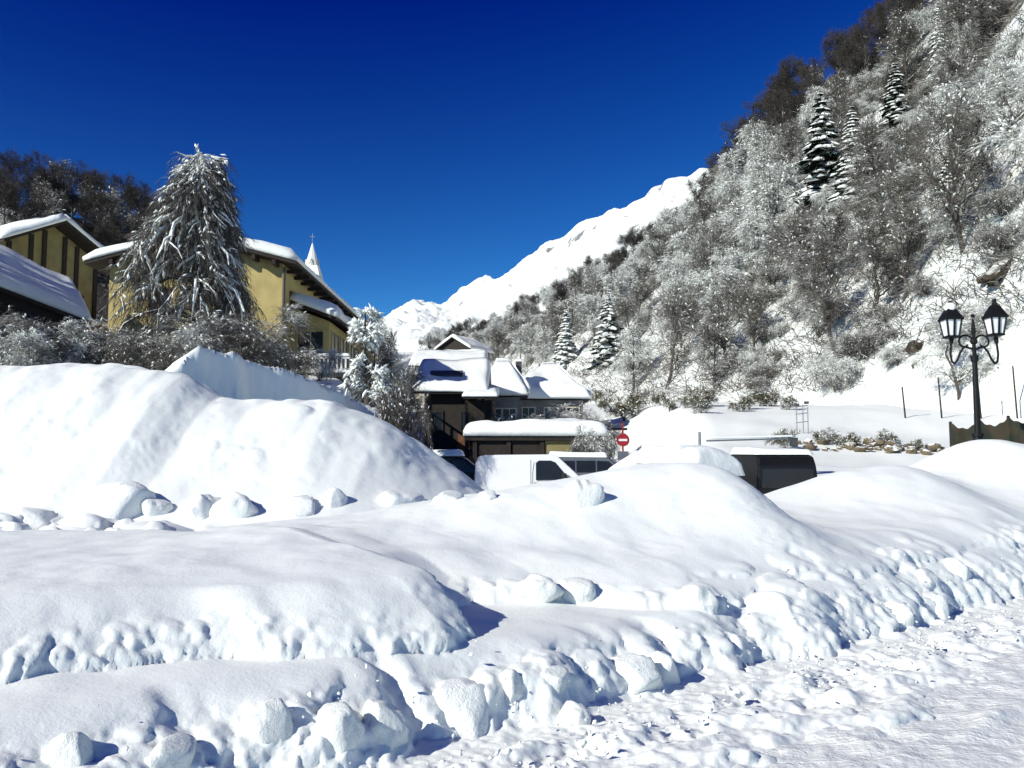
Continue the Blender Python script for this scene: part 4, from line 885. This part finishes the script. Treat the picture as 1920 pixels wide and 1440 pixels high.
def road_sign():
    c = P(1168, 825, 38); zg = Hs(c.x, 38); t = thing('road_sign', (c.x, 38, zg), 'red round no-entry road sign on a post beside the garage', 'sign'); h = c.z-zg
    m = MB(); m.cyl((0, .04, -.5), (0, .04, h+.75), .04, .04, 10); m.build('post', 'redlens', t)
    m = MB(); m.cyl((0, .0, h), (0, -.03, h), .28, .28, 28); d = m.build('disc', 'red', t); m = MB(); m.box((-.18, -.045, h-.045), (.18, -.0305, h+.045)); m.build('bar', 'white_paint', d)
    m = MB(); m.box((-.24, -.02, h-.85), (.24, .01, h-.48)); m.build('lower_plate', 'grey_paint', t); m = MB(); m.box((-.45, .06, h+.42), (.2, .09, h+.52)); m.build('back_plate', 'iron', t)
road_sign()
def barrier():
    a, b = P(1312, 838, 26.5), P(1492, 822, 27); zg = Hs(a.x, 26.5); t = thing('height_barrier', (a.x, 26.5, zg), 'thin grey barrier beam on a post above the buried cars', 'barrier'); h = a.z-zg
    m = MB(); m.cyl((0, 0, -.5), (0, 0, h+.45), .04, .04, 8); m.build('post', 'steel', t)
    m = MB(); m.beam((.2, 0, h+.18), (b.x-a.x, .5, b.z-zg), .035, .05); bm_ = m.build('beam', 'steel', t); roof_snow('snow_cover', ((.2, -.04, h+.22), (b.x-a.x, .46, b.z-zg+.04)), ((.2, .04, h+.22), (b.x-a.x, .54, b.z-zg+.04)), .06, bm_, 2, 20, 5)
    m = MB(); m.box((b.x-a.x-.12, .42, b.z-zg-1.2), (b.x-a.x+.02, .58, b.z-zg-.04)); m.build('stand', 'steel', t)
    m = MB(); m.box((b.x-a.x-.22, .38, b.z-zg-.24), (b.x-a.x+.03, .41, b.z-zg+.02)); m.build('plate', 'slate', t)
barrier()
def info_frame():
    c = P(1503, 795, 39); zg = Hs(c.x, 39); t = thing('sign_frame', (c.x, 39, zg), 'small thin metal frame standing in the snow field below the slope', 'frame'); px = 39/FPX
    for i, x in enumerate((-9, 3, 12)): m = MB(); m.cyl((x*px, 0, -.3), (x*px, 0, (58-i*4)*px), .022, .022, 6); m.build('upright', 'steel', t)
    for k, z in enumerate((50, 36, 20)): m = MB(); m.cyl((-11*px, 0, z*px), (13*px, 0, (z+3)*px), .018, .018, 6); m.build('rail', 'steel', t)
    for x, z in ((-8, 54), (10, 58)): m = MB(); m.box((x*px-.1, -.04, z*px-.06), (x*px+.1, .02, z*px+.06)); m.build('plate', 'slate', t)
info_frame()
def wire_fence():
    for k, (px, py, h, lb) in enumerate(((1765, 745, 1.0, 'thin wooden post leaning in the snow left of the street lamp'), (1838, 735, .9, 'thin wooden post in the snow just right of the lamp post'), (1697, 748, .6, 'short broken stake beside the tan boulder'), (1905, 720, .9, 'thin wooden post in the snow at the right edge'))):
        p = P(px, py, 44); zg = Hs(p.x, 44); t = thing('fence_post', (p.x, 44, zg), lb, 'post'); m = MB(); m.cyl((0, 0, -.3), (-.12, 0, p.z-zg+h), .045, .035, 7); m.build('stake', 'darkwood', t)
        m = MB(); m.cyl((-.12, 0, p.z-zg+h), (-.12, 0, p.z-zg+h+.09), .06, .03, 7); m.build('snow_cap', 'snow_soft', t)
wire_fence()

# ------------------------------------------------------------------ rocks and stones
def rock_mesh(seed, mat, sub=3, flat=.7, amp=.35, flats=7):
    bm = bmesh.new(); bmesh.ops.create_icosphere(bm, subdivisions=sub, radius=1); V = np.array([v.co for v in bm.verts])
    n = fbm3(V[:, 0]*1.3+seed, V[:, 1]*1.3, V[:, 2]*1.3, 4, seed, .55); r = 1+amp*n
    rng = np.random.default_rng(seed)
    for k in range(flats):                               # knock flats off it
        d = rng.normal(size=3); d /= np.linalg.norm(d); c = rng.uniform(.55, .85); pr = (V*r[:, None]) @ d; r = np.where(pr > c, r*(c/pr)**.8, r)
    V = V*r[:, None]*[1, 1, flat]
    for v, c in zip(bm.verts, V): v.co = c
    me = bpy.data.meshes.new('rock'); bm.to_mesh(me); bm.free(); me.materials.append(M[mat]); me.polygons.foreach_set('use_smooth', np.full(len(me.polygons), mat == 'chunk', dtype=bool)); return me
RK = [rock_mesh(300+i, 'rock', 2) for i in range(5)]; RKD = [rock_mesh(320+i, 'rockdark', 4, .6, .75, 10) for i in range(3)]
def stone_wall():
    a = P(1395, 842, 30); t = thing('dry_stone_wall', (a.x, 30, Hs(a.x, 30)), 'low broken line of dark stones sticking out of the snow left of the tarpaulin fence', 'wall')
    zg = t.location.z; r = random.Random(4)
    for i in range(46):
        f = i/45; px = 1500+275*f+r.uniform(-8, 8); p = ground_hit(px, 838+10*f+r.uniform(-7, 7), 25); s_ = r.uniform(.09, .25)*(1.4 if f > .85 else 1)
        o = obj('stone', r.choice(RK), t); o.location = (p.x-t.location.x, p.y-t.location.y, p.z-zg+s_*.25+r.uniform(0, .12)); o.scale = (s_*1.4, s_, s_); o.rotation_euler = (r.uniform(-.3, .3), r.uniform(-.3, .3), r.uniform(0, 6))
stone_wall()
def hill_rock(px, py, wpx, hpx, label, me, Y=None, rz=0, ry=0):
    if Y is None: p = hill_at_px(px, py)
    else: p = ground_hit(px, py, 26)
    k = p.y/FPX; o = obj('rock_outcrop' if wpx > 45 else 'rock', me); o.location = p+Vector((0, 0, hpx*k*.02)); o.scale = (wpx*k/2, wpx*k/2*.7, hpx*k/2/.7); o.rotation_euler = (0, ry, rz); tag(o, label, 'rock')
hill_rock(1868, 490, 110, 46, 'long dark rock ledge in the snow above the street lamp', RKD[0], ry=-.55)
hill_rock(1725, 640, 55, 34, 'dark brown rock on the open slope left of the lanterns', RKD[1], ry=-.5)
hill_rock(1680, 672, 26, 22, 'small dark rock low on the open snow slope', RKD[2])
hill_rock(1745, 632, 30, 24, 'dark rock nearest the left lantern on the slope', RKD[1], rz=2)
hill_rock(1730, 680, 16, 18, 'tiny dark stone below the brown slope rock', RKD[0])
hill_rock(1545, 650, 18, 20, 'small dark stone at the left edge of the open slope', RKD[2])
hill_rock(1663, 738, 62, 30, 'tan boulder in the snow at the foot of the slope', RK[0], 44)
hill_rock(1615, 742, 48, 18, 'dark brown rock next to the tan boulder', RK[2], 44.5)
hill_rock(1770, 745, 120, 9, 'thin dark wall edge in the snow behind the lamp post', RKD[2], 43, ry=-.05)

# ------------------------------------------------------------------ lumps of snow thrown up by the plough
CH = [rock_mesh(400+i, 'chunk', 4, .8, .22, 9) for i in range(7)]
def chunk(px, py, Y, wpx, hpx, label, i, rz=0, dep=.9, ry=0, group='lumps of ploughed snow'):
    p = ground_hit(px, py+hpx*.30); k = p.y/FPX; o = obj('snow_lump', CH[i % 7]); o.location = p+Vector((0, wpx*k*.22, -hpx*k*.06)); o.scale = (wpx*k*.55, wpx*k*.55*dep, hpx*k*.62/.8); o.rotation_euler = (0, ry, rz); tag(o, label, 'snow lump', group)
chunk(205, 932, 15.2, 125, 125, 'largest angular snow lump below the big pile at the left', 0, .4)
chunk(375, 940, 15.3, 80, 80, 'rounded snow lump right of the largest one below the pile', 1, 1)
chunk(435, 945, 15.4, 90, 62, 'wide shaded snow lump in the middle of the row below the pile', 2, 2)
chunk(560, 940, 15.5, 75, 60, 'low snow lump in the row below the pile, right of the wide one', 3)
chunk(628, 932, 15.6, 62, 55, 'small snow lump near the right of the row below the pile', 4, 1)
chunk(745, 930, 15.8, 100, 50, 'flat snow lump at the right end of the row below the pile', 5, 2)
chunk(840, 925, 16, 60, 50, 'snow lump at the tip of the pile left of the van', 6, .5)
chunk(915, 925, 17, 40, 36, 'small snow lump in front of the van wheel', 1, 2)
chunk(60, 965, 15.0, 90, 60, 'low snow lump near the left edge below the pile', 3, 1.2)
chunk(288, 945, 15.1, 60, 55, 'small snow lump between the angular and the rounded ones', 5, 2)
chunk(1092, 915, 10.6, 85, 100, 'smooth overhanging snow lump left of the biggest mound', 1, .3)
chunk(868, 1316, 6.3, 125, 120, 'big round snow lump at the roadside bank in the middle', 0, 1.1)
chunk(505, 1352, 5.75, 80, 80, 'round snow lump at the roadside bank with a dark hollow below', 2, .2)
chunk(125, 1405, 5.35, 105, 80, 'snow lump in the lower left corner of the bank', 4, 2)
chunk(310, 1402, 5.45, 100, 85, 'snow lump right of the corner one in the lower bank', 6, 1)
chunk(630, 1345, 5.9, 85, 95, 'snow lump between the two round lumps of the roadside bank', 5, .3)
chunk(720, 1335, 6.0, 80, 95, 'snow lump just left of the biggest roadside lump', 3, 1.7)
chunk(960, 1275, 6.8, 60, 60, 'small snow lump right of the biggest roadside lump', 4, 1.3)
chunk(1035, 1262, 7.0, 65, 55, 'snow lump on the ledge, third right of the biggest', 6, .3)
chunk(1075, 1340, 6.35, 60, 60, 'loose snow lump fallen onto the verge', 2, 2.3)
chunk(1190, 1250, 7.3, 110, 90, 'double snow lump of the bank below the biggest mound', 1, 2.1)
chunk(1250, 1245, 7.45, 60, 80, 'narrow snow lump at the right end of the lower ledge', 0, 2.6)
chunk(1310, 1112, 8.4, 80, 75, 'broken snow lump jutting from the front of the biggest mound', 3, 2.8)
chunk(1085, 1098, 8.6, 75, 62, 'snow lump in the hollow left of the broken one', 5, .9)
chunk(1010, 1098, 8.4, 90, 50, 'low snow lump beside the dark corner of the slab', 2, 1.9)
chunk(1800, 1065, 11.6, 75, 60, 'snow lump in the bank below the right-hand mound', 4, .4)
chunk(1690, 1140, 10.0, 55, 60, 'square snow lump at the foot of the right-hand bank', 6, 2)
chunk(1760, 1130, 10.4, 60, 62, 'snow lump right of the square one at the bank foot', 0, .8)
def crumbs():
    """loose crumbs of snow along the verge, uncountable"""
    rng = np.random.default_rng(9); n = 900; s = rng.uniform(.5, 17, n); t = np.where(rng.uniform(size=n) < .7, rng.normal(4.1, .22, n), rng.uniform(3.9, 5.4, n)); t = np.clip(t, 3.45, 5.6)
    x, y = DX*s-DY*t, DY*s+DX*t; z = np.where(t < 3.95, .015, H(x, y)); r = rng.uniform(.006, .02, n)*np.where(rng.uniform(size=n) < .07, 1.9, 1)
    Vb, Fb = blobs(rng, np.stack([x, y, z+r*.3], 1), rng.normal(size=(n, 3)), 1, .8)
    Vb = Vb.reshape(n, 6, 3); c = Vb.mean(1, keepdims=True); Vb = c+(Vb-c)*r[:, None, None]
    o = obj('snow_crumbs', mesh_np('snow_crumbs', Vb.reshape(-1, 3), Fb, 'chunk', True), kind='stuff'); tag(o, 'loose crumbs of snow scattered along the road verge', 'snow crumbs')
crumbs()

# ------------------------------------------------------------------ trees and shrubs near the houses
def weeping_tree(seed, prof, Ht, mat='twig_white', nb=120, loads=2300, snowy=1.0):
    """prof: (height fraction, left radius, right radius) in metres; boughs arch out and hang"""
    rng = np.random.default_rng(seed); k = 7; q = np.linspace(0, 1, k); Tk = np.zeros((1, k, 3)); Tk[0, :, 2] = q*Ht*.97; Tk[0, :, 0] = .12*np.sin(q*3); Tr = (.20*(1-.88*q))[None]
    f = np.sqrt(rng.uniform(.01, 1, nb)); f = np.sort(.08+.9*f); az = rng.uniform(0, 6.283, nb)
    rl = np.interp(f, [p[0] for p in prof], [p[1] for p in prof]); rr = np.interp(f, [p[0] for p in prof], [p[2] for p in prof]); c = np.cos(az)
    rad = np.where(c < 0, rl, rr)*(.72+.5*rng.uniform(size=nb)); kk = 7; t = np.linspace(0, 1, kk)
    B = np.zeros((nb, kk, 3)); B[..., 0] = (c*rad)[:, None]*t**.85; B[..., 1] = (np.sin(az)*rad)[:, None]*t**.85
    B[..., 2] = (f*Ht*.97)[:, None]+rad[:, None]*(.50*t-.95*t**2.0)-.05*Ht*t[None]**3; B += rng.normal(size=B.shape)*.025*rad[:, None, None]*t[None, :, None]; B[..., 2] = np.maximum(B[..., 2], .1)
    R = np.maximum((.06*(1-f)[:, None]+.022)*(1-.8*t)[None], .010)
    L2 = child(rng, B, R, 9, (.15, 1), .85, (.4, 1.1), -.02, .42, 4, .6, .05, .009)
    L3 = child(rng, *L2, 6, (.1, 1), .5, (.3, 1.1), -.15, .6, 3, .7, .06, .007)
    L4 = child(rng, *L3, 3, (.1, 1), .28, (.3, 1.1), -.2, .5, 2, .8, .05, .0065)
    out = [('trunk', mesh_np('trunk', *join([tubes(Tk, Tr, 9), tubes(B, R, 5)]), 'bark', True)), ('crown', mesh_np('crown', *join([tubes(*L2, 4), tubes(*L3, 3), tubes(*L4, 3)]), mat))]
    A = np.concatenate([B[:, 2], B[:, 3], B[:, 4], L2[0][:, 1], L2[0][:, 2], L3[0][:, 1]]); D = np.concatenate([B[:, 3]-B[:, 1], B[:, 4]-B[:, 2], B[:, 5]-B[:, 3], L2[0][:, 2]-L2[0][:, 0], L2[0][:, 3]-L2[0][:, 1], L3[0][:, 2]-L3[0][:, 0]])
    hi = (rng.uniform(size=nb) < .25+.75*f**1.5) & (f > .3); Bs = B[hi][:, 1:6]+[0, 0, .05]; Rs = np.clip(.035+.05*np.sin(np.linspace(.3, 2.9, 5)), .01, 1)[None]*rng.uniform(.6, 1.4, (int(hi.sum()), 1))*(.5+.7*snowy)*(1.5-.28*np.clip(rad[hi], 0, 4))[:, None]
    out.append(('snow_bough', mesh_np('snow_bough', *tubes(Bs, Rs*np.ones((1, 5)), 6), 'snow_soft', True)))
    h2 = rng.uniform(size=len(L2[0])) < .85*snowy*np.clip(L2[0][:, 0, 2]/Ht, .2, 1); B2 = L2[0][h2]+[0, 0, .03]
    out.append(('snow_spray', mesh_np('snow_spray', *tubes(B2, np.array([.024, .045, .038, .014])[None]*rng.uniform(.6, 1.4, (len(B2), 1)), 5), 'snow_soft', True)))
    w_ = .12+.88*np.clip(A[:, 2]/Ht, 0, 1)**2; ix = rng.choice(len(A), min(loads, len(A)), False, w_/w_.sum())
    out.append(('snow_load', mesh_np('snow_load', *blobs(rng, A[ix]+[0, 0, .04], D[ix], .092), 'snow_soft', True))); return out
b = P(365, 690, 36); zg = Hs(b.x, 36); Ht = P(365, 268, 36).z-zg; k_ = 36/FPX
prof = [(p, l*k_, r*k_) for p, l, r in ((0, 180, 170), (.15, 178, 168), (.3, 168, 152), (.45, 150, 110), (.58, 118, 72), (.7, 98, 58), (.82, 66, 50), (.93, 36, 36), (1, 8, 10))]
put('drooping_tree', weeping_tree(7, prof, Ht, 'twig_mid', 165), (b.x, 36, zg-.1), 'big drooping tree laden with snow in front of the yellow house', 'tree')
b = P(676, 760, 31); zg = Hs(b.x, 31); Ht = P(690, 568, 31).z-zg; k_ = 31/FPX
put('snowy_tree', bare_tree(77, Ht, 'twig_white', .19, 900, droop=.28, lsz=.2, n=(26, 9, 7, 3), tr=.16), (b.x, 31, zg-.1), 'narrow snow-capped tree between the yellow house and the village', 'tree')
for px, py, Y, pr, wf, lb in ((706, 606, 43, MID[0], .6, 'tall snow-dusted tree on the terrace behind the narrow snow-capped one'), (738, 640, 44.5, WHITE[1], .55, 'snowy tree at the terrace edge nearest the dark timber house'), (768, 690, 46.5, MID[2], .6, 'low twiggy tree against the left wall of the dark timber house')):
    p = P(px, py, Y); z = Hs(p.x, Y); h = p.z-z; put('bare_tree', pr, (p.x, Y, z-.1), lb, 'tree', None, px, (h/9*wf, h/9*wf, h/9))
def brush(px, py, Y, hpx, pr, label, w_=1, group='shrubs at the foot of the houses'):
    p = P(px, py, Y); z = Hs(p.x, Y); h = P(px, py-hpx, Y).z-z; put('snowy_shrub', pr, (p.x, Y, z-.1), label, 'shrub', group, rnd.uniform(0, 6), (h/5*w_, h/5*w_, h/5))
brush(440, 690, 33, 135, BUSHM[0], 'dark rounded shrub right of the big drooping tree', 1.1)
brush(395, 690, 32, 110, BUSH[0], 'white-topped shrub in front of the big drooping tree', .9)
for i, (px, hp) in enumerate(((-30, 120), (25, 135), (60, 100), (105, 110), (150, 95), (190, 100), (235, 95), (285, 90), (325, 90), (490, 75), (545, 60))):
    brush(px, 690, 33+rnd.uniform(-2, 2), hp, rnd.choice(BUSHM+BUSH[:1]), 'tangled grey snow-dusted shrub in the row behind the big pile' if px < 340 else 'tangled snowy shrub under the balcony of the yellow house', 1.0)
brush(722, 770, 29, 90, BUSHM[1], 'dark leggy shrub at the right foot of the narrow tree', .38)
brush(758, 800, 29, 80, BUSHM[0], 'bare shrub at the terrace edge left of the dark house', .3)
brush(600, 690, 40, 50, BUSH[2], 'white shrub below the balcony posts', 1)
brush(1010, 790, 50, 40, BUSHM[0], 'snowy shrub in front of the hipped house wall', 1.3)
brush(1065, 790, 50, 30, BUSHM[1], 'snowy shrub at the right end of the hipped house wall', 1.2)
brush(1118, 840, 39, 55, BUSH[1], 'white snow-laden shrub left of the red road sign', .6)
brush(1098, 845, 39, 40, BUSHM[1], 'dark shrub at the right end of the garage', .5)
brush(1140, 865, 37, 25, BUSHM[0], 'dark twiggy shrub at the foot of the road sign', .5)
# small evergreen tufts along the foot of the slope
TUFT = [bare_tree(500+i, 1.4, 'shrub', .6, 60, bush=True, droop=.2, lsz=.5, n=(16, 6, 6, 2)) for i in range(3)]
r = random.Random(8)
for i, (px, py) in enumerate(((1118, 757), (1135, 772), (1155, 782), (1170, 790), (1190, 775), (1222, 750), (1238, 760), (1255, 772), (1275, 752), (1300, 765), (1325, 762), (1315, 775), (1385, 772), (1405, 768), (1425, 762), (1445, 762), (1470, 752), (1480, 768), (1545, 835), (1580, 838), (1600, 838), (1660, 836), (1720, 845))):
    Y = 62 if py < 800 else 31; p = P(px, py, Y); z = Hs(p.x, Y)
    p = ground_hit(px, py, 24 if py > 800 else 34); z = p.z
    s_ = r.uniform(.7, 1.25)*p.y/62*(1.0 if py < 800 else .8)
    put('evergreen_tuft', TUFT[i % 3], (p.x, p.y, z-.1), 'small dark green shrub poking out of the snow along the foot of the slope' if py < 800 else 'tiny green and brown tuft beside the low stone wall', 'shrub', 'small tufts poking through the snow', r.uniform(0, 6), s_)
# distant trees at the valley head
r = random.Random(3)
for i in range(12):
    px = 795+i*8+r.uniform(-4, 4); Y = 300+r.uniform(-15, 15); p = P(px, 655, Y); h = r.uniform(22, 42)*Y/FPX
    put('bare_tree', r.choice(DARK+MID), (p.x, Y, p.z-2), 'small far tree in the clump at the head of the valley', 'tree', 'clump of trees at the valley head', r.uniform(0, 6), h/9)
